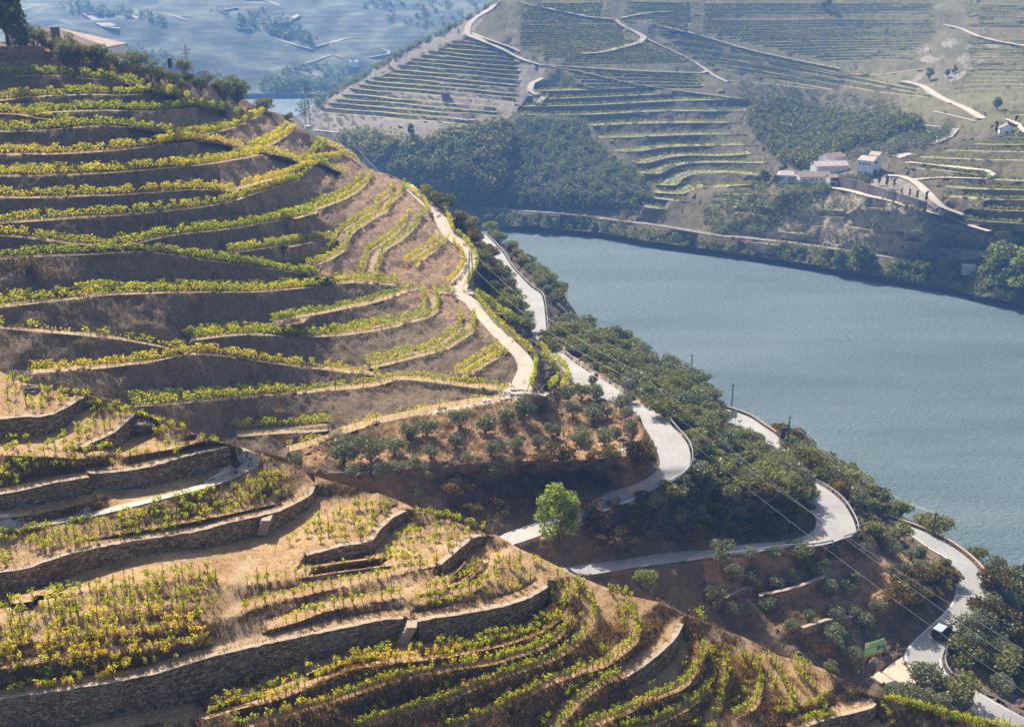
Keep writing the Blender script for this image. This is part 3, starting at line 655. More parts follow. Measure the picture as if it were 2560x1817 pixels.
def wall(name, top, bot, batter=.22, label='', h=None):
    """trace of a wall's top front edge and its foot; the ground steps down there"""
    t = [at_d(x, y, baseA(x, y)) for x, y in catmull(top, 9)]
    bx = np.array(bot); bx = bx[np.argsort(bx[:, 0])]
    txs = [proj(p)[0] for p in t]
    n = len(t); F_, B_ = [], []
    # foot: walk both traces by arc length
    bc = catmull(bot, 4); L = np.r_[0, np.cumsum([math.hypot(bc[i + 1][0] - bc[i][0], bc[i + 1][1] - bc[i][1]) for i in range(len(bc) - 1)])]; L /= L[-1]
    tpx = [proj(p) for p in t]; S = np.r_[0, np.cumsum([math.hypot(tpx[i + 1][0] - tpx[i][0], tpx[i + 1][1] - tpx[i][1]) for i in range(n - 1)])]; S /= S[-1]
    for p, s_ in zip(t, S):
        by = np.interp(s_, L, [b[1] for b in bc])
        x, y = proj(p)
        hor = math.hypot(p[0], p[1]); r = ray(x, max(by, y + 2)); k = hor / math.hypot(r[0], r[1]); zb = CAMH + r[2] * k
        F_.append(max(.25, p[2] - zb))
    F_ = np.convolve(np.r_[[F_[0]] * 3, F_, [F_[-1]] * 3], np.ones(7) / 7, 'valid')
    top_in = offset(t, .45); foot = [p - np.array([0, 0, hh]) for p, hh in zip(offset(t, .12), F_)]
    out = offset(foot, -1.7)                     # ground in front of the wall stays level for a while
    k = A.newtag(); A.line(offset(t, .5), k); A.line(offset(t, 1.6), k)
    A.line(foot)
    A.line([p - np.array([0, 0, .12]) for p in out])
    WALLS.append((name, t, F_, label)); WTAGS.add(k); return k
wall('w1', q('e', -250, 440, 0, 425, 150, 412, 290, 410, 400, 380, 500, 330, 560, 290, 605, 270), q('e', -250, 575, 0, 560, 150, 550, 300, 540, 420, 520, 520, 460, 575, 410, 605, 320), label='short curved stone wall at the far left top of the foreground terraces')
wall('w2', q('e', 595, 625, 700, 575, 820, 520, 900, 450, 968, 385), q('e', 600, 645, 720, 645, 840, 620, 930, 570, 972, 500), label='short stone wall slanting up to the broken rubble corner, second from the top')
wall('w3', q('e', -250, 1000, 0, 965, 200, 925, 400, 880, 640, 840), q('e', -250, 1110, 0, 1075, 200, 1050, 400, 1005, 640, 950), label='lower left length of stone wall above the pale dirt track')
wall('w4', q('e', 640, 815, 800, 805, 1000, 780, 1200, 730, 1400, 675, 1560, 640, 1640, 625), q('e', 640, 925, 800, 930, 1000, 915, 1200, 870, 1400, 820, 1560, 770, 1640, 735), label='tall ochre stone wall ending at the hairpin of the pale dirt track')
wall('w5', q('e', -250, 1590, 0, 1525, 200, 1490, 500, 1390, 800, 1325, 1000, 1290, 1200, 1260, 1400, 1230, 1600, 1175, 1800, 1130, 1900, 1110, 2000, 1080, 2150, 1010, 2230, 960, 2255, 905),
     q('e', -250, 1750, 0, 1698, 200, 1660, 400, 1590, 700, 1478, 1000, 1400, 1200, 1368, 1600, 1328, 1800, 1270, 1950, 1220, 2100, 1150, 2220, 1060, 2262, 960), label='long curved stone wall between the dirt track and the dense vine block')
k6 = wall('w6', q('f', -250, 1490, 0, 1435, 200, 1400, 500, 1360, 800, 1310, 1100, 1250, 1300, 1190, 1500, 1130, 1700, 1080, 1900, 1038) + q('g', 400, 990, 600, 950, 800, 910, 1000, 868, 1170, 852),
     q('f', -250, 1740, 0, 1690, 300, 1650, 600, 1600, 800, 1560, 1000, 1520, 1200, 1480, 1400, 1440, 1600, 1370, 1800, 1300) + q('g', 300, 1205, 500, 1150, 700, 1100, 900, 1050, 1150, 985), label='longest and tallest stone wall along the bottom left below the vine block')
wall('w6b', q('g', 1275, 872, 1450, 842, 1650, 812, 1850, 772, 2050, 712, 2150, 660, 2205, 625), q('g', 1275, 1020, 1450, 1012, 1650, 985, 1850, 940, 2050, 880, 2150, 820, 2212, 740), label='curved stone wall right of the stone steps, ending in a rounded corner')
wall('w7', q('g', 480, 400, 600, 370, 750, 330, 930, 300, 1000, 220, 1100, 130, 1190, 85), q('g', 480, 470, 600, 450, 750, 435, 920, 410, 1000, 340, 1100, 225, 1195, 150), label='kinked stone wall in the middle, above the narrow upper vine rows')
wall('w8', q('g', 1440, 465, 1520, 400, 1620, 310, 1700, 265, 1735, 262), q('g', 1480, 545, 1560, 500, 1660, 430, 1725, 365, 1742, 310), label='short isolated stone wall on the crest near the asphalt road end')
wall('w9', q('h', 770, 1270, 900, 1180, 1000, 1100, 1100, 1010, 1150, 930, 1165, 890), q('h', 790, 1335, 900, 1325, 1000, 1290, 1100, 1215, 1160, 1110, 1172, 980), label='curved stone wall at the lower right among orange grass terraces')
wall('w10', q('i', 640, 1660, 740, 1624, 900, 1570, 1050, 1530, 1180, 1500, 1235, 1468), q('i', 640, 1750, 740, 1720, 900, 1680, 1050, 1650, 1180, 1610, 1240, 1570), label='dark stone wall at the bottom edge with a rounded pillar end')
# dirt track with a hairpin
TRK = q('e', -250, 1240, -250, 1275, 0, 1205, 0, 1238, 300, 1162, 300, 1192, 600, 1100, 600, 1137, 900, 1030, 900, 1067, 1200, 962, 1200, 990, 1400, 902, 1450, 925, 1590, 832, 1650, 862, 1690, 780, 1770, 805, 1735, 725, 1855, 745, 1720, 685, 1850, 692, 1650, 640, 1760, 652)
zt = []
for k in range(len(TRK) // 2):
    mx, my = (TRK[2 * k][0] + TRK[2 * k + 1][0]) / 2, (TRK[2 * k][1] + TRK[2 * k + 1][1]) / 2; zt.append(at_d(mx, my, baseA(mx, my))[2])
ta, tb = road_edges(TRK, zt)
tagTA = A.ribbon(ta, tb); A.flat = {tagTA}
A_LIPS = [
 (q('g', 60, 612, 300, 580, 600, 535, 850, 498, 1070, 472), 1.6), (q('g', 60, 800, 220, 745, 400, 703, 600, 653, 900, 595, 1100, 545, 1300, 495, 1425, 470), 1.8),
 (q('g', 200, 930, 420, 870, 600, 805, 800, 762, 1000, 722, 1300, 672, 1500, 622, 1650, 562, 1750, 450), 1.7), (q('g', 1280, 745, 1500, 695, 1700, 642, 1840, 520, 1880, 420), 1.2),
 (q('f', 1500, 1560) + q('g', 0, 1492, 200, 1452, 400, 1382, 600, 1292, 800, 1212, 1000, 1182, 1280, 1152, 1500, 1122, 1800, 1062) + q('h', 0, 1008, 150, 950, 260, 880, 340, 780, 372, 650), 1.6),
 (q('g', 0, 1642, 250, 1582, 500, 1502, 700, 1442, 900, 1372, 1150, 1292, 1500, 1222, 1800, 1180) + q('h', 0, 1122, 150, 1075, 300, 980, 410, 870), 1.5),
 (q('g', 850, 1640, 1200, 1532, 1500, 1432, 1800, 1312) + q('h', 0, 1240, 200, 1172, 400, 1062, 500, 952, 558, 830, 522, 700, 430, 600), 1.6),
 (q('g', 1500, 1650, 1750, 1562) + q('h', 0, 1442, 200, 1335, 400, 1262, 600, 1202, 720, 1125, 855, 1000, 842, 850, 780, 760), 1.5),
 (q('h', 260, 1680, 400, 1500, 500, 1402, 640, 1310, 745, 1272), 1.4),
 (q('h', 420, 1660, 700, 1562, 1000, 1422, 1200, 1332, 1315, 1150, 1340, 1060), 1.4), (q('h', 750, 1660, 1000, 1602, 1200, 1502, 1335, 1400, 1412, 1300, 1430, 1130), 1.4),
 (q('h', 1380, 1680, 1470, 1402, 1500, 1250, 1480, 1100), 1.3), (q('h', 1560, 1560, 1700, 1480, 1745, 1300, 1650, 1150, 1570, 1080), 1.3), (q('h', 1960, 1560, 1980, 1480, 1950, 1380, 1850, 1200, 1740, 1100), 1.3),
 (q('h', 2200, 1520, 2110, 1340, 1960, 1190), 1.2),
 (q('e', 40, 680, 300, 690, 600, 705), 1.5), (q('e', 900, 690, 1200, 640, 1450, 580), 1.2),
 # low steps inside the dense vine block
 (q('f', 0, 900, 400, 830, 900, 770, 1450, 740), 1.0), (q('f', 0, 1060, 400, 990, 900, 930, 1450, 890), 1.0), (q('f', 0, 1210, 400, 1150, 900, 1080, 1450, 1010), 1.0), (q('f', 100, 740, 500, 690, 1000, 600, 1500, 560), .9),
 (q('e', 100, 1420, 500, 1310, 1000, 1220, 1500, 1130, 2000, 1020), .9),
]
A_L = [A.lip([(p[0], p[1]) for p in tr], w, 12) for tr, w in A_LIPS]
PATHA = q('f', 1780, 400, 1730, 440, 1680, 540, 1640, 640, 1620, 800, 1560, 950, 1500, 1080, 1850, 1020, 1880, 960, 1700, 880, 1700, 760, 1760, 600, 1790, 500, 1870, 410)
FP = q('h', 300, 700, 390, 640, 380, 760, 330, 830, 250, 900) 
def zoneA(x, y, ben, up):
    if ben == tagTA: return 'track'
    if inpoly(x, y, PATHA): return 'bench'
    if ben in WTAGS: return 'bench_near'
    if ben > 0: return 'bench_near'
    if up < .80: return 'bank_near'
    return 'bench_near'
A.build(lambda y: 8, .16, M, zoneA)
up_sheet('dirt_track', ta, tb, M['track'], .09, tin=A, cross=8)
skirt('foreground_hill_back', edgeA, M['bench_near'], [(4, 3.0), (20, 17), (50, 45), (80, 90)])

def wall_mesh(t, H, thick=.55):
    """dry stone wall: battered front, uneven coping, back"""
    n = len(t); rows = 7; V = []; Fs = []; mi = []
    inn = offset(t, thick); fr = offset(t, .10)
    for i in range(n):
        for r in range(rows):
            f = r / (rows - 1); z = t[i][2] - (H[i] + .35) * (1 - f)
            p = t[i] * (f) + np.array([fr[i][0], fr[i][1], t[i][2]]) * (1 - f)
            p = offset_pt(t, i, -.10 * (1 - f)); nz = noise.noise(Vector((p[0] * 1.3, p[1] * 1.3, z * 2.2))) * .09
            nn = t[i] - inn[i]; nn = nn / (np.linalg.norm(nn[:2]) + 1e-9)
            jit = noise.noise(Vector((p[0] * 1.9, p[1] * 1.9, 5))) * .10 if r == rows - 1 else 0
            V.append((p[0] + nn[0] * nz, p[1] + nn[1] * nz, z + .06 + jit))
        V.append((inn[i][0], inn[i][1], t[i][2] + .05 + noise.noise(Vector((inn[i][0], inn[i][1], 9))) * .06)); V.append((inn[i][0], inn[i][1], t[i][2] - H[i] - .35))
    k = rows + 2
    for i in range(n - 1):
        for r in range(rows - 1): a = i * k + r; Fs.append((a, a + k, a + k + 1, a + 1)); mi.append(0)
        a = i * k + rows - 1; Fs.append((a, a + k, a + k + 1, a + 1)); mi.append(1)
        a = i * k + rows; Fs.append((a, a + k, a + k + 1, a + 1)); mi.append(0)
    for i in (0, n - 1):
        c = [i * k + r for r in range(k)]; Fs.append(tuple(c)); mi.append(0)
    return V, Fs, mi
def offset_pt(t, i, w):
    a = t[max(0, i - 2)]; b = t[min(len(t) - 1, i + 2)]; d = (b - a)[:2]; d = d / (np.linalg.norm(d) + 1e-9)
    return t[i] + np.array([-d[1] * w, d[0] * w, 0])
for nm, t, H, lab in WALLS:
    V, Fs, mi = wall_mesh(t, H)
    o = link('retaining_wall', mesh('retaining_wall', V, Fs, [M['wall'], M['coping']], mi)); tag(o, lab, 'stone wall', 'dry stone retaining walls of the foreground terraces')
# stone steps set into the walls
def steps(reg, x0, y0, x1, y1, n, lab, w=1.1):
    a = np.array(A.hit(*q(reg, x1, y1)[0])); b = at_d(*q(reg, x0, y0)[0], baseA(*q(reg, x0, y0)[0]))
    e = empty('stone_steps', a); tag(e, lab, 'steps', 'stone steps in the terrace walls')
    top = np.array([b[0], b[1], b[2] + .05]); 
    for k in range(n):
        f = (k + .5) / n; p = a + (top - a) * f - a
        m = MB(); m.box(p[0] - .45, p[0] + .45, p[1] - .9, p[1] + .25, p[2] - .16, p[2] + .04)
        m.build('step', M['coping'], e)
steps('g', 1235, 868, 1165, 985, 7, 'flight of pale stone steps breaking the longest wall')
steps('e', 1915, 1112, 1880, 1215, 6, 'small narrow stone steps near the right end of the curved wall by the track')
# pillar and rubble
p = np.array(A.hit(*q('g', 2200, 640)[0])); m = MB(); m.box(-.35, .35, -.5, .5, -2.4, .9, .03)
tag(m.build('stone_pillar', M['wall'], None, p + np.array([.3, .6, 0])), 'dark square stone pillar at the rounded end of the wall', 'pillar')
def rock(reg, x, y, s, lab, tin=None):
    P = (tin or A).hit(*q(reg, x, y)[0]); bm = bmesh.new(); bmesh.ops.create_icosphere(bm, subdivisions=3, radius=1)
    for v in bm.verts:
        d = 1 + noise.noise(v.co * 1.6 + Vector((x, y, 0))) * .5 + noise.noise(v.co * 4) * .15
        v.co = Vector((v.co.x * d * s, v.co.y * d * s * .7, v.co.z * d * s * .45))
    me = bpy.data.meshes.new('rock'); bm.to_mesh(me); bm.free(); me.materials.append(M['rock'])
    tag(link('rock', me, None, P), lab, 'rock')
rock('e', 235, 215, 1.0, 'grey rock outcrop among the vines near the top left of the foreground')
rock('e', 1040, 460, 1.5, 'pile of broken schist right of the second wall corner')
rock('e', 628, 310, .6, 'flat grey stone beside the end of the topmost wall')
# ================================================================ FAR BANK (terraced hill, ravine, farm spur)
DCTRL = ([(735, 285, 800), (850, 200, 775), (850, 330, 690), (1000, 120, 765), (1000, 200, 715), (1000, 340, 630), (1240, -60, 830), (1240, 0, 790), (1240, 100, 730), (1240, 200, 690), (1240, 320, 630),
             (1137, 518, 585), (1260, 527, 572), (1300, 430, 600), (1500, -60, 880), (1500, 0, 840), (1500, 100, 770), (1500, 200, 710), (1500, 300, 660), (1500, 400, 610), (1500, 545, 553), (1500, 575, 545),
             (1750, -60, 925), (1750, 0, 880), (1750, 100, 820), (1750, 200, 760), (1750, 300, 680), (1750, 400, 625), (1750, 480, 582), (1760, 600, 525), (2000, 350, 705), (2000, 250, 770), (2000, 100, 850), (2000, 0, 920), (2000, -60, 965),
             (2100, 440, 560), (1950, 445, 556), (2300, 560, 492), (2560, 560, 470), (2560, 400, 540), (2560, 300, 600), (2560, 200, 720), (2560, 100, 800), (2560, 0, 880), (2700, 300, 600), (2700, 600, 460),
             (2300, 300, 650), (2300, 200, 760), (2300, 420, 560), (2300, 690, 462), (2200, 520, 512), (2560, 720, 450), (2300, 0, 930), (2700, 0, 880)])
rail_px = q('c', 1250, 910, 1600, 935, 2000, 962, 2287, 990) + q('m', 560, 1570, 800, 1600, 930, 1612) + q('o', 80, 832, 300, 852, 550, 880, 820, 915, 1000, 942, 1300, 988, 1700, 1043, 1950, 1097, 2200, 1150, 2500, 1215)
DCTRL = [c for c in DCTRL if c not in [(1500, 545, 553), (1500, 575, 545), (1760, 600, 525), (2300, 690, 462), (2560, 720, 450), (1137, 518, 585), (1260, 527, 572)]]
baseD = RBF(DCTRL + zc([(x, y, 7.5) for x, y in rail_px]) + zc([(x, y + 22, 2) for x, y in rail_px[::2]]) + zc([(x, y - 45, 13) for x, y in rail_px[8:]]))
ridgeD = [(700, 297)] + q('l', 120, 830, 300, 715, 500, 590, 700, 475, 900, 355, 1100, 262, 1250, 175, 1400, 95, 1550, 5) + [(1290, -40), (1340, -75)]
edgeD = [at_d(x, y, baseD(x, y)) for x, y in ridgeD]
topD = [at_d(x, -75 - .02 * (x - 1340), baseD(x, -75)) for x in range(1380, 2780, 60)]
shore = [(690, 330)] + [(850, 420), (1000, 500), (1130, 552), (1200, 566), (1262, 573), (1380, 580), (1500, 590), (1620, 612)] + q('o', 0, 945, 230, 972, 450, 1008, 820, 1065, 1000, 1103, 1250, 1143, 1500, 1185, 1750, 1225, 2000, 1290, 2287, 1345, 2700, 1430)
shore_w = [at_z(x, y, -.5) for x, y in shore]
D = Tin('far_hillside', pxs(edgeD) + pxs(topD) + pxs(shore_w)[::-1], baseD, 5)
D.line(edgeD); D.line(topD); D.line(shore_w)
bank_top = [at_z(x, y - 9, 3.0) for x, y in shore[3:]]; D.line(bank_top)
# railway ledge along the water
rail_w = D.curve([(x, y, 7.5) for x, y in rail_px], 14); rtag = D.ribbon(rail_w, offset(rail_w, 5))
D_ROWS = []
def dl(pix, w, rows=1, z='v', mat='far_bench'):
    L = D.lip([(p[0], p[1]) for p in pix], w, 16); D_ROWS.append((L, w, rows, z)); return L
def lin(reg, x0, y0, x1, y1, n=4, wob=0, seed=0):
    r = random.Random(seed * 31 + int(y0)); out = []
    for k in range(n + 1):
        f = k / n; out += [x0 + (x1 - x0) * f, y0 + (y1 - y0) * f + r.uniform(-wob, wob)]
    return q(reg, *out)
def ridge_x(y):   # left face: x of the ridge at height y in crop l
    return float(np.interp(y, [5, 95, 175, 262, 355, 475, 590, 715, 830], [1550, 1400, 1250, 1100, 900, 700, 500, 300, 120]))
y = 905.0
while y > 330:
    x0 = ridge_x(y - 118) + 40; xe = 1480 if y > 860 else 1600 if y > 760 else 1730
    dl(lin('l', x0, y - .085 * (xe - x0), xe, y, 6, 5), 4.5, 1, 'left'); y -= 33 if y > 560 else 30
for s_ in [(100, 655, 500, 645, 850, 630), (170, 712, 600, 695, 1070, 675), (20, 765, 500, 755, 1000, 730, 1500, 715, 1620, 720), (0, 825, 500, 822, 1000, 800, 1600, 800), (470, 903, 800, 890, 1200, 882, 1590, 882),
           (550, 990, 800, 985, 1200, 968, 1630, 965), (650, 1085, 850, 1085, 1050, 1055, 1400, 1045, 1700, 1040), (770, 1165, 900, 1170, 1060, 1130, 1200, 1115, 1450, 1118, 1710, 1100),
           (880, 1240, 1000, 1245, 1080, 1205, 1180, 1175, 1400, 1165, 1740, 1170), (1000, 1322, 1120, 1325, 1165, 1275, 1250, 1245, 1500, 1235, 1700, 1258), (960, 1378, 1170, 1388, 1260, 1348, 1500, 1332, 1650, 1320),
           (920, 1415, 1150, 1442, 1230, 1447), (890, 1482, 1050, 1502), (1450, 795, 1600, 797, 1790, 765)]:
    dl(q('m', *s_), 11, 3, 'mid')
for k in range(24):      # upper left field of the far hill
    yy = 22 + 17 * k; x0 = 0 if yy > 60 else 120; xe = 650 if yy < 150 else (800 if yy < 300 else 1050 + (yy - 300) * 1.5)
    if 150 < yy < 165: continue
    dl(lin('m', x0 + (0 if yy < 330 else 160), yy + 4, xe, yy - 6 + (0 if yy < 300 else 6), 5, 3, 2), 3.4, 1, 'up')
for k in range(5): dl(lin('m', 350 + 30 * k, 520 + 26 * k, 1300 + 20 * k, 548 + 24 * k, 5, 4, 4), 6, 1, 'up')
for k in range(22):      # upper right field
    yy = 20 + 20 * k; x1 = 1650 - max(0, yy - 250) * .8; x0 = 0 if yy < 240 else (yy - 240) * 4.2
    if 100 < yy < 130: continue
    dl(lin('n', x0, yy + 2, x1, yy + (-14 if yy > 240 else 4), 6, 4, 5), 4, 1, 'up2')
for s_ in [(0, 375, 300, 400, 700, 470, 1100, 560, 1500, 640), (0, 440, 300, 455, 700, 520, 1100, 595, 1480, 665), (60, 500, 400, 540, 800, 585, 1200, 655, 1600, 700), (940, 530, 1250, 540)]: dl(q('n', *s_), 6, 1, 'up2')
for k in range(20): dl(lin('n', 1850 + 6 * k * (k < 8), 30 + 21 * k + (60 if k > 8 else 0), 2420, 38 + 21 * k + (60 if k > 8 else 0), 4, 5, 7), 3.6, 1, 'corner')
for k in range(5): dl(q('m', 900 + 95 * k, 262 + 52 * k, 1500 + 60 * k, 345 + 52 * k, 2000, 445 + 40 * k, 2287, 505 + 38 * k), 5, 1, 'up')
for k in range(13): dl(lin('m', 760 + 20 * k * (k > 7), 12 + 18 * k, 1290, 16 + 18 * k + (12 if k > 7 else 0), 4, 4, 9), 3.8, 1, 'up')
for k in range(10): dl(lin('m', 420 - 14 * k, 316 + 17 * k, 880 + 42 * k, 300 + 17 * k, 4, 3, 10), 3.4, 1, 'up')
F_L = [(1880, 472, 2200, 468), (1870, 507, 2400, 515), (1840, 545, 2400, 550), (1820, 575, 2400, 582), (1760, 605, 2400, 607), (1760, 636, 2400, 634), (1730, 688, 2000, 672)]
for s_ in F_L: dl(lin('n', *s_, 4, 3, 6), 5, 1, 'corner')
for s_ in [(2100, 815, 2400, 835), (2030, 890, 2110, 895, 2250, 960), (2020, 985, 2400, 985), (1810, 1032, 2100, 1036, 2400, 1036), (1620, 1078, 1900, 1082, 2400, 1092), (1450, 1122, 1650, 1132, 2000, 1146, 2400, 1152),
           (1390, 1152, 1600, 1178, 1850, 1202, 2000, 1217), (1380, 1202, 1700, 1222, 1950, 1252, 2030, 1266), (1560, 1292, 1750, 1277, 1900, 1277, 2400, 1305), (1650, 1332, 1900, 1352, 2400, 1362), (1700, 1407, 2000, 1427, 2400, 1432),
           (1890, 1492, 2100, 1505, 2400, 1514), (1680, 1527, 1900, 1572, 2287, 1602, 2400, 1612)]:
    dl(q('n', *s_), 7, 2, 'farm')
for s_ in [(2160, 850, 2400, 856), (2090, 912, 2200, 906, 2400, 912), (1620, 925, 1800, 918, 2050, 945), (1890, 780, 2100, 800, 2400, 790)]: dl(q('o', *s_), 6, 1, 'farm')
for s_ in [(150, 1345, 300, 1350), (60, 1390, 360, 1390), (0, 1420, 280, 1440), (80, 1440, 300, 1455), (0, 1470, 250, 1482), (300, 1460, 470, 1490), (200, 1530, 300, 1520), (330, 1535, 440, 1545)]: dl(q('n', *s_), 3, 0, 'spur')
for s_ in [(680, 750, 880, 765), (520, 800, 760, 820), (820, 690, 1000, 700), (830, 640, 990, 650), (1350, 860, 1580, 880), (1380, 800, 1560, 790), (1000, 760, 1200, 790), (1600, 700, 1760, 740), (1100, 620, 1300, 640)]: dl(q('o', *s_), 3, 0, 'spur')
# pale tracks of the far bank
TRKS = [(q('l', 1560, 5, 1500, 70, 1400, 130, 1345, 190, 1335, 245, 1420, 285, 1530, 330, 1620, 370, 1720, 425, 1850, 465), 4.0),
        (q('l', 1370, 240, 1500, 290, 1640, 340, 1715, 375), 2.5), (q('l', 1870, 565, 1800, 600, 1785, 650, 1830, 680), 3.5), (q('l', 1890, 690, 1850, 740), 3.5),
        (q('l', 1460, 905, 1540, 915, 1590, 905, 1570, 860), 3.5), (q('l', 260, 935, 450, 955, 640, 985, 860, 1010, 1000, 1045), 3),
        (q('m', 680, 145, 730, 185, 800, 220, 885, 270, 860, 305, 720, 345, 600, 375, 450, 390), 4.2), (q('m', 0, 15, 90, 45, 300, 88, 480, 125, 680, 145), 2.5),
        (q('m', 740, 150, 900, 172, 1100, 215, 1300, 260, 1500, 320, 1700, 375, 2000, 440, 2287, 495), 3.5), (q('m', 720, 132, 900, 100, 1100, 85), 2),
        (q('m', 130, 465, 500, 490, 900, 512, 1300, 525, 1340, 515), 2.2), (q('m', 130, 470, 400, 510, 800, 600, 1200, 660, 1620, 715), 2.2),
        (q('m', 880, 270, 1000, 325, 1150, 395, 1290, 475, 1380, 540, 1480, 590), 3.0), (q('m', 1480, 580, 1800, 610, 2100, 640), 2),
        (q('n', 1720, 180, 1850, 215, 1950, 260, 2130, 305, 2400, 350), 3.5), (q('n', 1440, 590, 1560, 620, 1650, 680, 1760, 735, 1870, 780, 1985, 850), 5), (q('n', 1250, 540, 1560, 500), 2), (q('n', 1640, 800, 1850, 850, 1930, 870), 2),
        (q('n', 1270, 870, 1500, 890, 1760, 925), 2.5), (q('n', 2150, 855, 2240, 890, 2280, 940), 2.5),
        (q('n', 1300, 1258, 1420, 1268, 1490, 1295, 1560, 1350, 1620, 1410, 1700, 1480, 1850, 1540), 4), (q('n', 1500, 1290, 1700, 1275, 2010, 1280, 2060, 1250, 2000, 1215), 3),
        (q('n', 1440, 1165, 1600, 1180, 1850, 1210, 2010, 1225), 2.5), (q('n', 1370, 1130, 1430, 1108, 1480, 1105), 7), (q('n', 1800, 920, 1750, 980, 1620, 1035), 4),
        (q('o', 900, 485, 1060, 515, 1160, 545, 1330, 580, 1500, 630, 1700, 690, 1900, 755, 2050, 800), 4)]
track_tags = set(); TRKW = []
for pts, w in TRKS:
    c = D.curve(pts, 14); A_, B_ = offset(c, w / 2), offset(c, -w / 2)
    track_tags.add(D.ribbon(A_, B_)); TRKW.append((c, w))
EMB = q('o', 300, 870, 540, 895, 500, 945, 390, 965, 285, 945)
D.line([at_z(x, y, z) for (x, y), z in zip(q('o', 320, 872, 540, 898), (7, 7))]); D.line([at_z(x, y, z) for (x, y), z in zip(q('o', 285, 950, 480, 985), (1, 1))])
WOOD1 = q('l', 350, 970, 650, 1000, 1000, 1060, 1250, 1000, 1500, 930, 1640, 930, 1600, 1300, 1500, 1480, 1240, 1480, 900, 1300)
WOOD2 = q('n', 300, 800, 380, 760, 560, 740, 800, 800, 1100, 850, 1500, 900, 1560, 960, 1300, 1010, 1050, 1080, 900, 1180, 700, 1210, 560, 1170, 450, 1060, 350, 950)
SCR1 = q('m', 0, 840, 470, 870, 520, 990, 640, 1100, 780, 1190, 900, 1290, 950, 1400, 880, 1500, 0, 1500) + q('l', 1240, 1480, 1600, 1290, 1640, 930)
VALE = q('n', 150, 590, 700, 640, 1300, 720, 1450, 790, 1250, 860, 900, 800, 500, 740, 320, 760)
SPUR = q('o', 420, 830, 600, 680, 820, 560, 1050, 540, 1300, 590, 1500, 650, 1900, 780, 2060, 850, 2100, 900, 2060, 960, 1900, 1000, 1500, 985, 1100, 930, 700, 850)
SPUR2 = q('o', 0, 570, 120, 510, 330, 470, 520, 480, 880, 480, 880, 560, 560, 700, 420, 830, 60, 830, 0, 740)
LFACE = q('l', 100, 830, 700, 470, 1500, 30, 1560, 0, 1400, 200, 1330, 260, 1560, 360, 1900, 480, 1850, 700, 1600, 860, 1450, 930, 1000, 1050, 250, 940)
BARE = q('n', 1500, 310, 1900, 260, 2287, 300, 2287, 400, 1950, 450, 1800, 600, 1650, 700, 1450, 610, 1350, 560, 1560, 480)
SLOPEF = q('n', 1180, 1330, 1250, 1270, 1450, 1280, 1700, 1500, 1560, 1620, 1450, 1480)
def zoneD(x, y, ben, up):
    if ben in track_tags: return 'track'
    if ben == rtag: return 'far_pale'
    if inpoly(x, y, EMB): return 'sand'
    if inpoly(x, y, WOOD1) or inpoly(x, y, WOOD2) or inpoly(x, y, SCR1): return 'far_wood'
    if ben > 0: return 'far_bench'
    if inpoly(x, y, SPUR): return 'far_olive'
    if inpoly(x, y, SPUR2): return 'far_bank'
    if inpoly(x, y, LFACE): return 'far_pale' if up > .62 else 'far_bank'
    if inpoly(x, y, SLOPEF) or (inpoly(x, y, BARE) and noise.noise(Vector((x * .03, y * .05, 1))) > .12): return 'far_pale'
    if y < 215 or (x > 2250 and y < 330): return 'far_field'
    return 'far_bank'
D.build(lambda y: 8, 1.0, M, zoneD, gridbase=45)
for c, w in TRKW:
    up_sheet('dirt_track', offset(c, w / 2), offset(c, -w / 2), M['track'], .45, cross=2, tin=D)
up_sheet('railway_bed', rail_w, offset(rail_w, 4), M['far_pale'], .3, cross=1, tin=D)
skirt('far_hill_back', edgeD + topD, M['far_bank'], [(20, 6), (80, 50), (300, 160)])

# ================================================================ DISTANT VALLEY SIDE
baseE = RBF([(-100, 240, 1130), (600, 236, 1135), (835, 236, 1130), (1100, 236, 1130), (600, 100, 1330), (600, 0, 1530), (100, 200, 1190), (0, 0, 1560), (300, 100, 1345), (1000, 100, 1400), (1240, -60, 1750), (0, -60, 1800), (600, -60, 1720), (1000, 0, 1600), (1400, 100, 1420)])
def distant():
    xs = np.arange(-160, 1560, 8); ys = np.arange(-75, 238, 4); V = []
    for y in ys:
        for x in xs:
            d = baseE(x, y); P = at_d(x, y, d)
            v = Vector(P) * .004
            P = P + np.array([0, 0, 1]) * (noise.noise(v) * 34 + noise.noise(v * 2.7) * 18 + abs(noise.noise(v * 6)) * 9) * min(1, (236 - y) / 40)
            V.append(P)
    n, m = len(xs), len(ys); V += [np.array([p[0], p[1], -2.0]) for p in V[-n:]]
    idx = np.arange(n * (m + 1)).reshape(m + 1, n); Fq = np.stack([idx[:-1, :-1], idx[1:, :-1], idx[1:, 1:], idx[:-1, 1:]], -1).reshape(-1, 4)
    return V, Fq
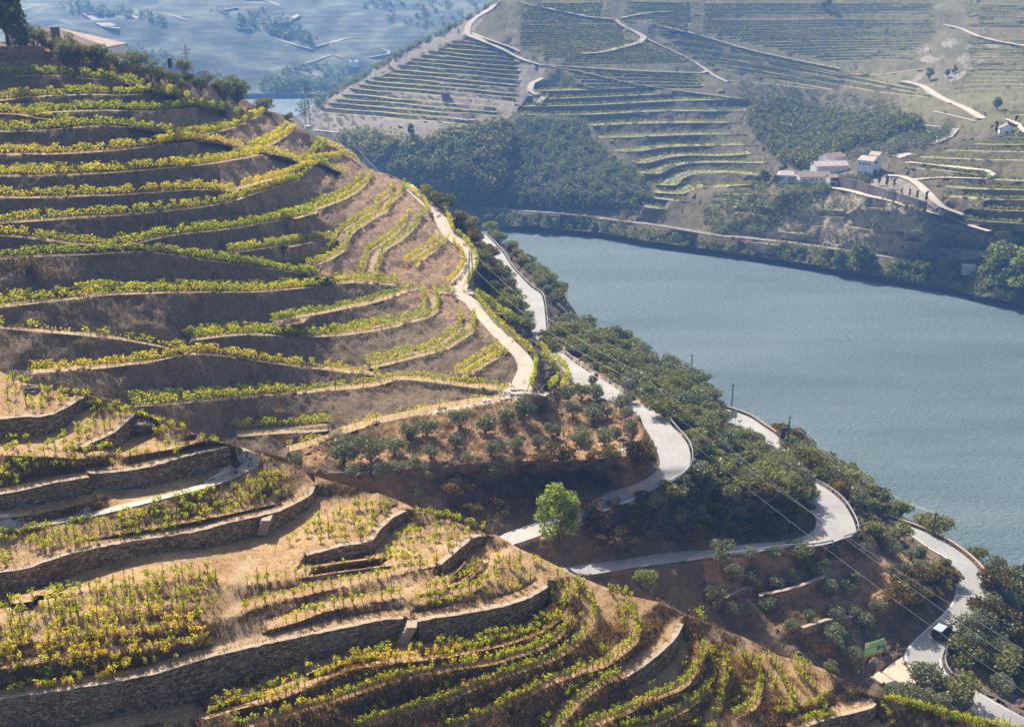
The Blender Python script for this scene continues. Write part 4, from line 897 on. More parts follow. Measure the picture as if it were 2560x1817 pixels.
def m_distant():
    t = NT('distant_fields'); p = t.pos(); a = t.noise(.004, p, 5, .6); b = t.noise(.03, p, 5, .7)
    c = t.ramp(t.mix(.45, a, b), [(.38, (.03, .04, .025)), (.46, (.08, .10, .05)), (.54, (.19, .20, .10)), (.66, (.36, .33, .21))])
    sep = t.n('ShaderNodeSeparateXYZ'); t.l(p, sep.inputs[0]); ml = t.n('ShaderNodeMath', _operation='FRACT'); md = t.n('ShaderNodeMath', _operation='MULTIPLY'); md.inputs[1].default_value = .2
    t.l(sep.outputs[2], md.inputs[0]); t.l(md.outputs[0], ml.inputs[0])
    rows = t.ramp(ml.outputs[0], [(.35, (0, 0, 0)), (.5, (1, 1, 1))])
    c = t.mix(t.mix(1.0, t.mix(.5, rows, (0, 0, 0)), t.ramp(t.noise(.009, p, 2, .5), [(.45, (0, 0, 0)), (.55, (1, 1, 1))]), 'MULTIPLY'), c, (.06, .07, .045))
    t.pri(c, .95, t.bump(b, .8, 4)); return t.m
M['distant'] = m_distant()
V, Fq = distant()
tag(link('distant_hillside', mesh('distant_hillside', V, Fq, M['distant'], smooth=True)), kind='structure')
E_bvh = BVHTree.FromPolygons([tuple(p) for p in V], [tuple(f) for f in Fq.tolist()])
# far ranges beyond, so that the valley is closed from other viewpoints too
def range_mesh():
    V = []; xs = np.linspace(-4200, 4200, 120)
    for j, (yy, zz) in enumerate([(1500, -4), (2100, 40), (2800, 90), (3600, 120), (4500, 130)]):
        for x in xs: V.append((x, yy + 200 * noise.noise(Vector((x * .001, j, 0))), zz + (0 if j == 0 else 40 * noise.noise(Vector((x * .0015, j * .6, 3))))))
    n = len(xs); Fs = [(j * n + k, j * n + k + 1, (j + 1) * n + k + 1, (j + 1) * n + k) for j in range(4) for k in range(n - 1)]
    return V, Fs
V, Fs = range_mesh(); tag(link('far_ranges', mesh('far_ranges', V, Fs, M['distant'], smooth=True)), kind='structure')

# ================================================================ HAZE
def haze():
    t = NT('valley_haze'); v = t.n('ShaderNodeVolumePrincipled'); v.inputs['Color'].default_value = (.22, .47, 1.0, 1); v.inputs['Density'].default_value = .00037; v.inputs['Anisotropy'].default_value = .12
    t.l(v.outputs[0], t.out.inputs['Volume']); return t.m
mb = MB(); mb.box(-5200, 5200, -1000, 9200, -5, 195); o = mb.build('haze', haze()); tag(o, 'thin blue haze filling the valley', 'haze', kind='stuff')
# ================================================================ VEGETATION
rng = np.random.default_rng(11)
ORD = ['zeroth', 'first', 'second', 'third', 'fourth', 'fifth', 'sixth', 'seventh', 'eighth', 'ninth', 'tenth', 'eleventh', 'twelfth', 'thirteenth', 'fourteenth', 'fifteenth', 'sixteenth', 'seventeenth', 'eighteenth', 'nineteenth', 'twentieth'] + \
      ['twenty-' + o for o in ('first', 'second', 'third', 'fourth', 'fifth', 'sixth', 'seventh', 'eighth', 'ninth')] + ['thirtieth'] + ['thirty-' + o for o in ('first', 'second', 'third', 'fourth', 'fifth', 'sixth', 'seventh', 'eighth', 'ninth')] + ['fortieth'] + \
      ['forty-' + o for o in ('first', 'second', 'third', 'fourth', 'fifth', 'sixth', 'seventh', 'eighth', 'ninth')] + ['fiftieth']
def along(L, ds):
    P = np.array(L); seg = np.linalg.norm(np.diff(P, axis=0), axis=1); c = np.r_[0, np.cumsum(seg)]
    s_ = np.asarray(ds) if not np.isscalar(ds) else np.arange(0, c[-1], ds)
    return np.stack([np.interp(s_, c, P[:, k]) for k in range(3)], 1), c[-1]
def row_leaves(L, dens, h0, h1, wid, size, gap=.12, seed=0, lump=True):
    """leaf cloud of one trellised row; plants make it lumpy, a few are missing"""
    P = np.array(L); tot = np.linalg.norm(np.diff(P, axis=0), axis=1).sum()
    if tot < .5: return None
    n = int(tot * dens); s_ = rng.uniform(0, tot, n)
    plant = np.floor(s_ / 1.05).astype(int); r = np.random.default_rng(seed + 5); npl = plant.max() + 2
    vig = r.uniform(.55, 1.15, npl); vig[r.uniform(size=npl) < gap] = .12
    ctr = (plant + .5) * 1.05 + r.uniform(-.15, .15, npl)[plant]
    if lump: s_ = ctr + (s_ - ctr) * .9
    else: vig = np.maximum(vig, .5)
    keep = rng.uniform(size=n) < vig[plant]; s_, plant = s_[keep], plant[keep]
    C, _ = along(L, s_); m = len(C)
    hh = (rng.beta(2.2, 1.5, m)) * (h1 - h0) * np.clip(vig[plant] + .15, .5, 1.2) + h0
    C[:, 2] += hh; a = rng.normal(0, wid, (m, 2)); C[:, :2] += a
    return leaves(C, size, rng)
# ---- rows on the left hill
rowgrp = 'vine rows along the terraces of the left hillside'
for nm, L, w, rows, lab in B_ROWS:
    for side in rows:
        Lr = offset(L, .22 if side == 'f' else w - .35)
        if len(Lr) < 3: continue
        d = np.linalg.norm(Lr[len(Lr) // 2] - CAM)
        sparse = nm in ('d7', 'b6')
        r_ = row_leaves(Lr, 88 if not sparse else 50, .22, 1.7, .18, .26, .06 if not sparse else .35, seed=hash(nm + side) % 9999 if False else sum(map(ord, nm + side)))
        if r_ is None: continue
        root = empty('vine_row', tuple(Lr[len(Lr) // 2]))
        lb = lab if len(rows) == 1 else ('front side of the ' if side == 'f' else 'rear side of the ') + lab
        tag(root, ' '.join(lb.split()[:16]), 'vine row', rowgrp)
        off = np.array(root.location)
        link('foliage', mesh('foliage', r_[0] - off, r_[1], M['vine']), root)
        mb = MB(); Q, tot = along(Lr, 1.05)
        for i, p in enumerate(Q):
            p = p - off + [rng.uniform(-.2, .2), rng.uniform(-.2, .2) * .3, 0]; j = rng.uniform(-.12, .12, 2)
            mb.tube(p + [0, 0, -.15], p + [j[0], j[1], .8], .026, .02, 3)
            if i % 5 == 0: mb.tube(p + [0.1, 0, -.15], p + [.1, 0, 1.75], .035, .03, 4)
        tag(mb.build('trunks', M['stake'], root), kind='stuff')
# ---- rows that follow the ground beside the tracks
for reg, pts, lab in [('c', (1335, 1480, 1400, 1350, 1400, 1290, 1335, 1175, 1235, 1085, 1190, 965, 1110, 890), 'vine row along the right edge of the dirt track, at its bend'), ('c', (1065, 970, 1045, 905, 1000, 850, 900, 775), 'low vine row along the left edge of the upper dirt track'),
                      ('c', (1010, 800, 920, 745, 850, 700, 780, 668, 690, 655), 'thick vine row on the skyline above the crest track'), ('c', (650, 640, 560, 565, 430, 482, 330, 440, 215, 375, 130, 335), 'green vine row tracing the skyline of the left hill'),
                      ('c', (560, 600, 480, 540, 400, 500, 280, 450), 'second vine row just inside the skyline of the left hill'), ('a', (2060, 850, 2030, 815, 1995, 812), 'short vine row at the ridge point before the far water'),
                      ('d', (1790, 790, 1815, 700, 1825, 600, 1790, 530, 1640, 400, 1500, 270, 1400, 130), 'long vine row along the right edge of the lower dirt track'), ('d', (1925, 790, 1985, 720, 1960, 640, 1870, 550), 'middle vine row on the spur between track and road'),
                      ('d', (2010, 780, 2060, 710, 2030, 630, 1900, 530, 1840, 480), 'outer vine row on the spur above the asphalt road'), ('d', (1690, 300, 1600, 250, 1480, 160, 1400, 100), 'bushy yellow-green vine row right of the lower dirt track')]:
    L = [np.array(h_) for h_ in (hillB.hit(x, y) for x, y in catmull(q(reg, *pts), 10)) if h_ is not None]
    r_ = row_leaves(L, 85, .3, 1.7, .2, .26, .0, seed=len(lab), lump=False) if len(L) > 2 else None
    if r_ is None: continue
    o = link('vine_row', mesh('vine_row', r_[0], r_[1], M['vine'])); tag(o, lab, 'vine row', rowgrp)
# ---- rows on the far bank
fl = {'left': 'thin vine row on the pale left face of the far hill', 'mid': 'vine row on a broad walled terrace in the middle of the far hill', 'up': 'vine row in the upper fields of the far hill',
      'up2': 'dark green vine row in the upper right fields across the river', 'corner': 'vine row in the top right corner fields', 'farm': 'vine row on the terraces right of the white farm', 'spur': ''}
nfar = 0
for L, w, rows, z in D_ROWS:
    for k in range(rows):
        if nfar >= 245: break
        Lr = offset(L, 1.0 + (w - 2) * (k / max(1, rows - 1) if rows > 1 else 0))
        dens = {'left': 1.4, 'mid': 5.0, 'up': 3.6, 'up2': 4.5, 'corner': 3.4, 'farm': 5.5}[z]
        r_ = row_leaves(Lr, dens, .2, 1.7, .45, .85, .0, seed=nfar, lump=False)
        if r_ is None: continue
        o = link('vine_row', mesh('vine_row', r_[0], r_[1], M['vine_far'])); tag(o, fl[z], 'vine row', 'far vine rows: ' + fl[z].split(' row ')[1]); nfar += 1

# ---- single plants: prototypes
def tree_proto(kind, seed, N, H, rx, rz, mat, clumps=14, size=.3, trunk_h=.35, lean=.0, cr=.42, trunkr=.12, shape='round', hollow=.55):
    r = np.random.default_rng(seed); root = empty(kind, (0, 0, -500))
    cz = H * trunk_h + rz; C = []
    for k in range(clumps):
        for _ in range(40):
            u = r.normal(size=3); u /= np.linalg.norm(u); rad = r.uniform(hollow, 1.0)
            if shape == 'round': c = u * rad * [rx * .72, rx * .72, rz * .72]; break
            c = u * rad * [rx * .75, rx * .75, rz * .85]; c[:2] *= 1 - .6 * max(0, c[2] / rz); break
        f = cr * r.uniform(.65, 1.2); n = int(N / clumps * (f / cr) ** 2)
        q_ = r.normal(size=(n, 3)); q_ /= np.linalg.norm(q_, axis=1)[:, None]; q_ *= (r.uniform(.25, 1, n) ** .5)[:, None]
        C.append(c + q_ * f * np.array([rx, rx, min(rz, rx) * .85]))
    C = np.concatenate(C); C[:, 2] += cz; C[:, 0] += lean * C[:, 2]
    C = C[C[:, 2] > .05]
    V, Fq = leaves(C, size, r); link('crown', mesh('crown', V, Fq, mat), root)
    mb = MB(); top = np.array([lean * cz, 0, cz]); kn = np.array([r.uniform(-.1, .1) * H * .3, r.uniform(-.1, .1) * H * .3, H * trunk_h * .8])
    mb.tube([0, 0, -.5], kn, trunkr * 1.3, trunkr, 6); mb.tube(kn, top, trunkr, trunkr * .4, 5)
    for k in range(5):
        t_ = 2 * math.pi * k / 5 + r.uniform(-.4, .4); mb.tube(kn, [math.cos(t_) * rx * .7 + lean * cz, math.sin(t_) * rx * .7, cz + r.uniform(-.2, .5) * rz], trunkr * .6, trunkr * .2, 4)
    mb.build('trunk', M['trunk'], root)
    root['H'] = float(np.percentile(C[:, 2], 99.5)); return root
PROTO = {
 'olive': [tree_proto('olive_tree', 20 + k, 1900, 3.4, 1.7 + .15 * k, 1.65, M['olive'], 15, .24, .03 + .02 * k, cr=.42) for k in range(4)],
 'olive_trunk': [tree_proto('olive_tree', 30 + k, 1500, 4.2, 1.9, 1.2, M['olive'], 11, .24, .40, cr=.44, trunkr=.16) for k in range(2)],
 'shrub': [tree_proto('evergreen_shrub', 40 + k, 1300, 3.0, 2.0, 1.4, M['green'], 12, .30, .10, cr=.46) for k in range(4)],
 'scrub': [tree_proto('scrub_bush', 50 + k, 1000, 1.8, 1.3, .85, M['scrub'], 10, .22, .06, cr=.45, trunkr=.05) for k in range(3)],
 'river': [tree_proto('riverside_tree', 60 + k, 1300, 9, 3.2, 3.6, M['river_leaf'], 16, .75, .12, cr=.40, trunkr=.25) for k in range(3)],
 'bright': [tree_proto('leafy_tree', 70, 9000, 9, 2.9, 4.0, M['bright'], 34, .26, .08, cr=.30, trunkr=.2, shape='cone', hollow=.35)],
 'broad': [tree_proto('broad_tree', 71, 6500, 15, 8.5, 6.2, M['lime'], 30, .75, .18, cr=.30, trunkr=.5)],
 'tall': [tree_proto('tall_tree', 80, 1500, 16, 2.6, 6.2, M['green'], 12, .8, .18, cr=.38, trunkr=.3, hollow=.3)],
 'pine': [tree_proto('slender_tree', 81, 2600, 8, 1.9, 2.9, M['cypress'], 20, .34, .18, cr=.32, trunkr=.12)],
 'cypress': [tree_proto('cypress', 82, 500, 7, .55, 3.3, M['cypress'], 9, .4, .02, cr=.9, trunkr=.1, hollow=.1)],
 'ball': [tree_proto('round_bush', 83, 260, 1.6, .9, .7, M['yellow'], 6, .35, .06, cr=.6, trunkr=.05)],
 'yellow': [tree_proto('yellow_tree', 84, 1200, 7, 2.4, 2.4, M['yellow'], 12, .6, .12, cr=.4)],
 'brightbush': [tree_proto('leafy_bush', 85, 1300, 3, 1.7, 1.3, M['lime'], 10, .26, .08, cr=.45)],
}
USED = set()
def put(kind, P, s, label, cat, group=None, sz=None):
    pr = PROTO[kind]; src = pr[int(rng.integers(len(pr)))]
    if s is None: s = 1
    o = copy_thing(src, (P[0], P[1], P[2] - .05), float(rng.uniform(0, 6.28)), s, sz)
    tag(o, label, cat, group); return o
def place_list(tin, reg, items, kind, label, cat, group, H=None):
    """items: x, y of the foot and height, all in the crop's pixels"""
    got = []; hs = 1.15 if reg == 'a' else 1.1 if reg == 'o' else 1.0
    for it in items:
        x, y = q(reg, it[0], it[1])[0]; P = tin.hit(x, y)
        if P is None: continue
        d = (P - Vector(CAM)).length; kk = it[3] if len(it) > 3 else kind
        s = hs * it[2] / ZS * d / F / PROTO[kk][0]['H']; got.append((x, put(kk, P, s, '', cat, group), s * PROTO[kk][0]['H']))
    got.sort(key=lambda g: g[0])
    for i, (x, o, h) in enumerate(got):
        o['label'] = f"{label}, {ORD[i + 1]} from the left" if len(got) > 1 else label
    return got
def triples(*v): return [tuple(v[i:i + 3]) for i in range(0, len(v), 3)]
place_list(hillB, 'd', triples(460, 1320, 190, 645, 1300, 180, 820, 1255, 130, 925, 1140, 120, 1050, 1120, 125, 1285, 1060, 135, 1470, 1100, 150, 1625, 1050, 135, 1740, 970, 150, 1885, 960, 130, 1250, 1200, 115, 1070, 1280, 95, 1510, 1250, 110,
    1680, 1220, 105, 1840, 1200, 95, 1945, 1130, 110, 2090, 980, 110, 2240, 1000, 110, 2155, 1160, 110, 960, 1350, 100, 845, 1400, 110, 720, 1420, 110, 1340, 1310, 80, 1090, 1450, 90, 1605, 1330, 75, 510, 1410, 90, 970, 1570, 90, 120, 1330, 110),
    'olive', 'grey-green olive bush on the orange slope', 'olive tree', 'olives on the slope above the upper road')
place_list(hillB, 'j', triples(340, 580, 105, 440, 570, 115, 550, 570, 110, 525, 740, 120, 600, 890, 125, 430, 905, 110, 620, 690, 100, 720, 640, 120, 800, 830, 110, 690, 850, 90, 520, 465, 70, 760, 700, 90, 600, 1010, 80, 780, 600, 90),
    'olive', 'olive bush near the lattice mast', 'olive tree', 'olives around the mast')
place_list(hillB, 'i', [(120, 520, 230, 'olive_trunk'), (200, 585, 130), (330, 440, 90), (495, 420, 90), (640, 440, 150, 'shrub'), (690, 490, 100, 'shrub'), (340, 625, 130), (500, 660, 120), (620, 605, 110), (780, 555, 110), (840, 500, 90), (70, 740, 120),
    (900, 700, 130), (1010, 670, 90), (1060, 600, 90), (930, 430, 90), (1080, 400, 90), (1150, 410, 90), (1340, 400, 110), (1480, 430, 80), (1545, 410, 75), (1330, 575, 110, 'olive_trunk'), (1430, 545, 90, 'olive_trunk'), (1515, 515, 85, 'olive_trunk'), (1570, 495, 70),
    (930, 875, 115), (740, 865, 80), (1060, 840, 80), (1230, 830, 120, 'olive_trunk'), (1140, 935, 120), (910, 1045, 145), (630, 960, 100), (1010, 1010, 80), (1030, 1165, 110), (320, 850, 120), (440, 805, 120), (210, 850, 120), (1220, 250, 110, 'shrub'), (1270, 330, 110, 'shrub'), (1390, 280, 120, 'shrub')],
    'olive', 'olive tree between the two lower road bends', 'olive tree', 'olives on the slope below the second bend')
place_list(hillB, 'i', [(2110, 750, 140)], 'olive', 'olive tree on the sandy verge outside the lowest bend', 'olive tree', None)
place_list(hillB, 'a', triples(155, 350, 120, 245, 360, 125, 365, 370, 95, 490, 365, 85, 550, 355, 80, 465, 465, 120, 520, 440, 105, 590, 440, 90, 650, 430, 80, 700, 460, 110, 770, 490, 95, 715, 400, 75, 880, 515, 95, 935, 445, 105, 985, 510, 105, 870, 420, 90, 1010, 430, 80,
    1085, 580, 100, 1110, 490, 100, 1180, 500, 90, 1140, 585, 75, 1235, 615, 80, 1310, 500, 100, 1320, 540, 85, 1420, 555, 60, 1330, 615, 75, 1440, 655, 90, 1490, 590, 60, 1590, 620, 90, 1605, 715, 115, 1700, 745, 135, 1650, 655, 90, 665, 515, 60, 1290, 650, 70),
    'olive', 'dark olive tree on the crest of the left hill', 'olive tree', 'olives along the left skyline')
place_list(hillB, 'a', [(60, 310, 300, 'river')], 'river', 'large leafy tree at the top left corner beside the tiled roof', 'tree', None)
place_list(hillB, 'a', [(1905, 800, 85, 'shrub')], 'shrub', 'lone dark bush on the ridge in front of the far water', 'bush', None)
place_list(hillB, 'c', [(60, 285, 50), (220, 365, 60), (370, 440, 50), (1050, 850, 90), (1110, 890, 95), (1180, 935, 110), (1300, 1010, 80), (1360, 1060, 90), (1420, 1090, 110)], 'shrub', 'dark evergreen bush behind the crest track', 'bush', 'dark bushes behind the crest of the vine hill')
place_list(hillB, 'c', [(1500, 1110, 100, 'brightbush'), (1560, 1130, 80, 'brightbush')], 'brightbush', 'yellow-green bush at the far end of the upper road', 'bush', 'yellow-green bushes at the road end')
place_list(hillB, 'j', [(865, 118, 200)], 'pine', 'slender dark tree rising against the river above the scrub', 'tree', None)
place_list(hillB, 'h', [(290, 378, 540)], 'bright', 'bright green leafy tree beside the road end in the centre', 'tree', None)
place_list(hillB, 'h', [(880, 640, 150, 'brightbush')], 'brightbush', 'bright green bush behind the vine ridge, right of the leafy tree', 'bush', None)
place_list(hillB, 'i', [(1570, 1370, 200, 'olive'), (1770, 1430, 210, 'shrub'), (1320, 1425, 100), (1450, 1465, 150), (1630, 1530, 180, 'olive_trunk'), (1725, 1595, 120), (1800, 1515, 100), (1860, 1510, 100), (1900, 1090, 160, 'olive'), (1990, 1010, 170, 'olive'), (2100, 1180, 190, 'olive')],
    'olive', 'tree beside the lowest bend near the pull-out', 'olive tree', 'trees beside the lowest bend')
place_list(A, 'i', [(560, 1060, 110), (600, 1090, 80), (780, 1180, 100), (900, 1245, 90), (1110, 1340, 110), (1000, 1280, 80), (480, 1010, 90), (250, 870, 120)], 'olive', 'grey-green bush behind the foreground ridge', 'bush', 'bushes behind the foreground ridge')
# far bank trees
place_list(D, 'o', [(470, 1012, 95), (580, 1030, 125), (670, 1040, 135), (770, 1062, 155), (880, 1082, 135), (960, 1085, 130), (1030, 1112, 135), (1130, 1120, 195), (1200, 1130, 110), (1320, 1160, 190, 'yellow'), (1370, 1160, 130), (1430, 1168, 125), (1500, 1182, 145),
    (1580, 1195, 145), (1660, 1212, 155), (1730, 1225, 120), (1800, 1250, 165), (1900, 1270, 140), (1770, 1080, 90), (1700, 1085, 75, 'yellow'), (1960, 1070, 75), (150, 965, 130), (95, 960, 120), (30, 950, 80), (210, 970, 90), (1960, 1290, 110), (1100, 980, 70)],
    'river', 'riverside tree on the far bank', 'tree', 'trees along the far waterline')
place_list(D, 'o', [(2140, 1300, 360, 'broad'), (2330, 1320, 350, 'broad')], 'broad', 'big broad bright green tree by the water', 'tree', 'two big trees on the far bank')
place_list(D, 'c', [(1490, 1035, 75), (1580, 1045, 85), (1740, 1062, 50), (1830, 1065, 90), (1900, 1068, 70), (1980, 1075, 75), (2060, 1082, 70), (2150, 1088, 75), (2240, 1095, 75), (1700, 1060, 40)], 'river', 'pale green tree below the railway at the river bend', 'tree', 'trees below the railway')
place_list(D, 'm', [(30, 1600, 60), (120, 1612, 90), (210, 1618, 80), (300, 1625, 70), (400, 1632, 80)], 'river', 'rounded tree on the grassy bank under the railway wall', 'tree', 'trees under the railway wall')
place_list(D, 'l', [(935, 1050, 160)], 'tall', 'tall dark tree standing alone above the far wood', 'tree', None)
place_list(D, 'm', [(1750, 1320, 95, 'river'), (1830, 1330, 70, 'river')], 'river', 'dark tree left of the white farmhouse', 'tree', 'trees left of the farmhouse')
place_list(D, 'n', [(865, 80, 85), (1610, 575, 75), (1735, 555, 50), (1785, 530, 45), (2090, 790, 80), (560, 1240, 70), (780, 1215, 40)], 'river', 'lone dark tree on the far slopes', 'tree', 'lone trees of the far slopes')
place_list(D, 'o', [(1250, 467, 72), (1302, 487, 78), (1357, 492, 66), (1410, 537, 45), (1465, 562, 60), (1522, 577, 65), (1585, 597, 76)], 'cypress', 'dark slim cypress on the bare slope below the farm', 'cypress', 'row of cypresses below the farm')
place_list(D, 'n', [(2085, 966, 88)], 'cypress', 'tall cypress left of the small white chapel', 'cypress', None)
place_list(D, 'o', triples(1355, 578, 18, 1420, 608, 22, 1480, 636, 24, 1520, 650, 22, 1555, 662, 22, 1655, 697, 24, 1705, 708, 26, 1760, 720, 24, 1810, 732, 22, 1865, 743, 24, 1970, 768, 32, 2190, 795, 38, 2260, 800, 38), 'ball', 'small round bush beside the farm road', 'bush', 'clipped bushes along the farm road')
# ---- dense scrub: single bushes by zone
BUSHES = []
def scatter(tin, poly, gap, kinds, h, label, cat, group, maxn, seed, lim=None):
    r = random.Random(seed); xs = [p[0] for p in poly]; ys = [p[1] for p in poly]; pts = []; tries = 0; made = []
    while tries < maxn * 60 and len(pts) < maxn:
        tries += 1; x, y = r.uniform(min(xs), max(xs)), r.uniform(min(ys), max(ys))
        if not inpoly(x, y, poly): continue
        P = tin.hit(x, y)
        if P is None or any((P - p).length < gap * r.uniform(.8, 1.2) for p in pts): continue
        pts.append(P); k = r.choices([a for a, b in kinds], [b for a, b in kinds])[0]
        hh = r.uniform(*h); s = hh / PROTO[k][0]['H']
        made.append(put(k, P, s * r.uniform(.95, 1.3), label, cat, group, s))
    BUSHES.append((label, len(made))); return pts
S1 = q('j', 225, 60, 480, 60, 800, 190, 1100, 360, 1370, 540, 1430, 620, 1430, 720, 1560, 830, 1830, 990, 2030, 1150, 1960, 1230, 1800, 1260, 1500, 1275, 1330, 1250, 1190, 1170, 1295, 1060, 1260, 940, 1130, 780, 900, 590, 700, 460, 300, 190)
scatter(hillB, S1, 2.5, [('shrub', 5), ('olive', 3), ('brightbush', 1)], (1.9, 4.0), 'bushy evergreen in the dense scrub between the upper road and the river', 'bush', 'dense scrub above the river', 230, 1)
scatter(hillB, q('c', 1500, 1120, 1630, 1200, 1760, 1310, 1910, 1450, 2010, 1540, 1960, 1600, 1860, 1480, 1640, 1240), 4.0, [('shrub', 5), ('olive', 2)], (2.6, 4.5), 'evergreen bush below the guard rail at the far end of the upper road', 'bush', 'bushes outside the far road', 32, 2)
scatter(hillB, q('k', 620, 820, 760, 890, 950, 1010, 1100, 1170, 1300, 1310, 1420, 1400, 1290, 1410, 1300, 1330, 1150, 1380, 1060, 1330, 950, 1210, 770, 1130, 600, 960), 3.2, [('shrub', 6), ('olive', 2), ('scrub', 1)], (2.2, 4.2), 'evergreen bush on the bank between the second road and the river', 'bush', 'bushes between the second road and the river', 62, 3)
scatter(hillB, q('k', 140, 590, 330, 670, 560, 780, 640, 860, 600, 840, 520, 790, 330, 690), 2.8, [('shrub', 3), ('scrub', 1)], (1.6, 2.6), 'low bush hanging behind the parapet of the short road', 'bush', 'bushes behind the short road', 12, 4)
scatter(hillB, q('i', 1420, 130, 1640, 230, 1780, 320, 1950, 430, 2100, 560, 2290, 660, 2120, 600, 1900, 400, 1700, 270), 3.0, [('shrub', 5), ('olive', 1)], (2.0, 3.6), 'dark green bush outside the parapet of the lowest road', 'bush', 'bushes outside the lowest parapet', 26, 5)
scatter(hillB, q('i', 2060, 620, 2300, 600, 2600, 760, 2600, 1560, 2287, 1450, 2120, 1380, 1950, 1290, 1810, 1180, 1800, 1000, 1900, 900, 2040, 800), 3.6, [('shrub', 3), ('olive', 4), ('scrub', 3)], (2.4, 4.6), 'tangled bush on the bank right of the lowest road', 'bush', 'thicket right of the lowest road', 62, 6)
scatter(hillB, q('j', -500, 1180, 0, 1020, 400, 1000, 900, 960, 960, 1030, 800, 1110, 400, 1230, 0, 1380, -500, 1420), 2.3, [('scrub', 6), ('shrub', 1)], (1.3, 2.5), 'dark brown scrub bush on the shaded cutting above the upper road', 'bush', 'scrub on the upper cutting', 95, 7)
scatter(hillB, q('h', 500, 100, 900, 20, 1300, -60, 1800, -60, 2030, 40, 2060, 160, 1990, 220, 1500, 270, 1000, 300, 540, 380), 2.4, [('scrub', 6), ('shrub', 1)], (1.4, 2.6), 'rusty brown scrub bush on the cutting above the second road', 'bush', 'scrub on the second cutting', 90, 8)
scatter(hillB, q('j', 1150, 1190, 1300, 1110, 1500, 1250, 1900, 1280, 2050, 1200, 2060, 1280, 1900, 1390, 1300, 1460, 900, 1390, 1000, 1280), 3.0, [('olive', 4), ('shrub', 4), ('scrub', 2)], (2.2, 3.8), 'grey-green bush on the slope just under the first guard rail', 'bush', 'bushes under the first guard rail', 48, 15)
scatter(hillB, q('i', 1340, 660, 1400, 600, 1600, 520, 1730, 470, 1775, 550, 1760, 640, 1600, 770, 1400, 790), 2.2, [('scrub', 4), ('shrub', 2)], (1.6, 2.8), 'russet and dark scrub bush above the lowest bend', 'bush', 'scrub above the lowest bend', 26, 9)
scatter(hillB, q('c', 1240, 990, 1430, 1080, 1440, 1160, 1540, 1290, 1660, 1480, 1690, 1620, 1520, 1560, 1430, 1400, 1440, 1290, 1350, 1130) , 3.0, [('shrub', 4), ('scrub', 2), ('brightbush', 1)], (1.8, 3.4), 'bush on the strip between the dirt track and the upper road', 'bush', 'bushes between track and road', 34, 10)
scatter(hillB, q('d', 1480, 60, 1690, 60, 1790, 380, 1890, 420, 1980, 520, 1840, 440, 1640, 300), 3.0, [('shrub', 3), ('brightbush', 2), ('olive', 1)], (1.8, 3.2), 'green bush right of the lower dirt track', 'bush', 'bushes right of the lower track', 18, 12)
scatter(hillB, q('a', -200, 300, 0, 300, 400, 350, 400, 470, 0, 460, -200, 460), 5, [('shrub', 1)], (1, 1.6), 'low bush under the stone wall at the top left', 'bush', 'low bushes at the top left', 6, 13)
# ---- merged masses too fine to count
def mass(name, tin, poly, n, hrange, nl, size, mat, label, cat, seed, spread=.5):
    r = np.random.default_rng(seed); xs = [p[0] for p in poly]; ys = [p[1] for p in poly]; C = []; k = 0
    while k < n:
        x, y = r.uniform(min(xs), max(xs)), r.uniform(min(ys), max(ys))
        if not inpoly(x, y, poly): continue
        k += 1; P = tin.hit(x, y)
        if P is None: continue
        h = r.uniform(*hrange); m = max(4, int(nl * h / hrange[1])); u = r.normal(size=(m, 3)); u /= np.linalg.norm(u, axis=1)[:, None]
        C.append(np.array(P) + [0, 0, h * .45] + u * (r.uniform(.4, 1, m) ** .5)[:, None] * [h * spread, h * spread, h * .5])
    V, Fq = leaves(np.concatenate(C), size, r); o = link(name, mesh(name, V, Fq, mat)); tag(o, label, cat, kind='stuff'); return o
mass('hillside_wood', D, WOOD1, 750, (4, 10), 90, 1.5, M['green'], 'dark wood on the steep far bank above the railway', 'wood', 1)
mass('ravine_wood', D, WOOD2, 650, (4, 9), 80, 1.5, M['green'], 'dark wood filling the ravine behind the farm', 'wood', 2)
mass('hillside_scrub', D, SCR1, 520, (2, 5), 40, 1.0, M['river_leaf'], 'dotted scrub on the shaded far slope', 'scrub', 3)
mass('valley_scrub', D, VALE, 160, (2, 5), 40, 1.0, M['river_leaf'], 'scrub on the slope above the ravine wood', 'scrub', 4)
mass('olive_grove', D, SPUR, 420, (1.5, 3.4), 26, .6, M['olive'], 'sparse olives dotted over the rocky spur below the farm', 'olive grove', 5)
mass('spur_scrub', D, SPUR2, 260, (1.5, 4), 40, .8, M['river_leaf'], 'scrub on the shaded broken terraces below the farm', 'scrub', 6)
mass('olive_grove', D, q('n', 930, 1180, 1250, 1050, 1600, 960, 1780, 920, 1720, 1000, 1560, 1060, 1400, 1100, 1330, 1130, 1240, 1100), 170, (3, 5.5), 60, .8, M['olive'], 'olive grove on the saddle behind the white farmhouse', 'olive grove', 7)
mass('bank_scrub', D, q('o', 0, 880, 230, 900, 300, 960, 450, 990, 900, 1060, 1300, 1140, 1900, 1250, 2500, 1330, 2500, 1250, 1950, 1150, 1300, 1020, 560, 900, 300, 985, 0, 960) + q('c', 2280, 1090, 1600, 1050, 1240, 930, 1260, 920, 2287, 1010), 420, (1.5, 4.5), 50, .9, M['river_leaf'], 'low scrub along the far waterline', 'scrub', 8)
mass('ridge_scrub', D, q('l', 250, 740, 500, 585, 900, 350, 1250, 170, 1550, 0, 1560, 12, 1260, 190, 910, 370, 510, 605, 270, 760), 260, (1.5, 4), 40, .9, M['river_leaf'], 'bushes along the skyline ridge of the far hill', 'scrub', 9)
mass('bank_weeds', hillB, VIN_HILL, 420, (.3, .9), 26, .16, M['scrub'], 'small weeds and shrubs dotted over the banks of the left hillside', 'weeds', 30, .7)
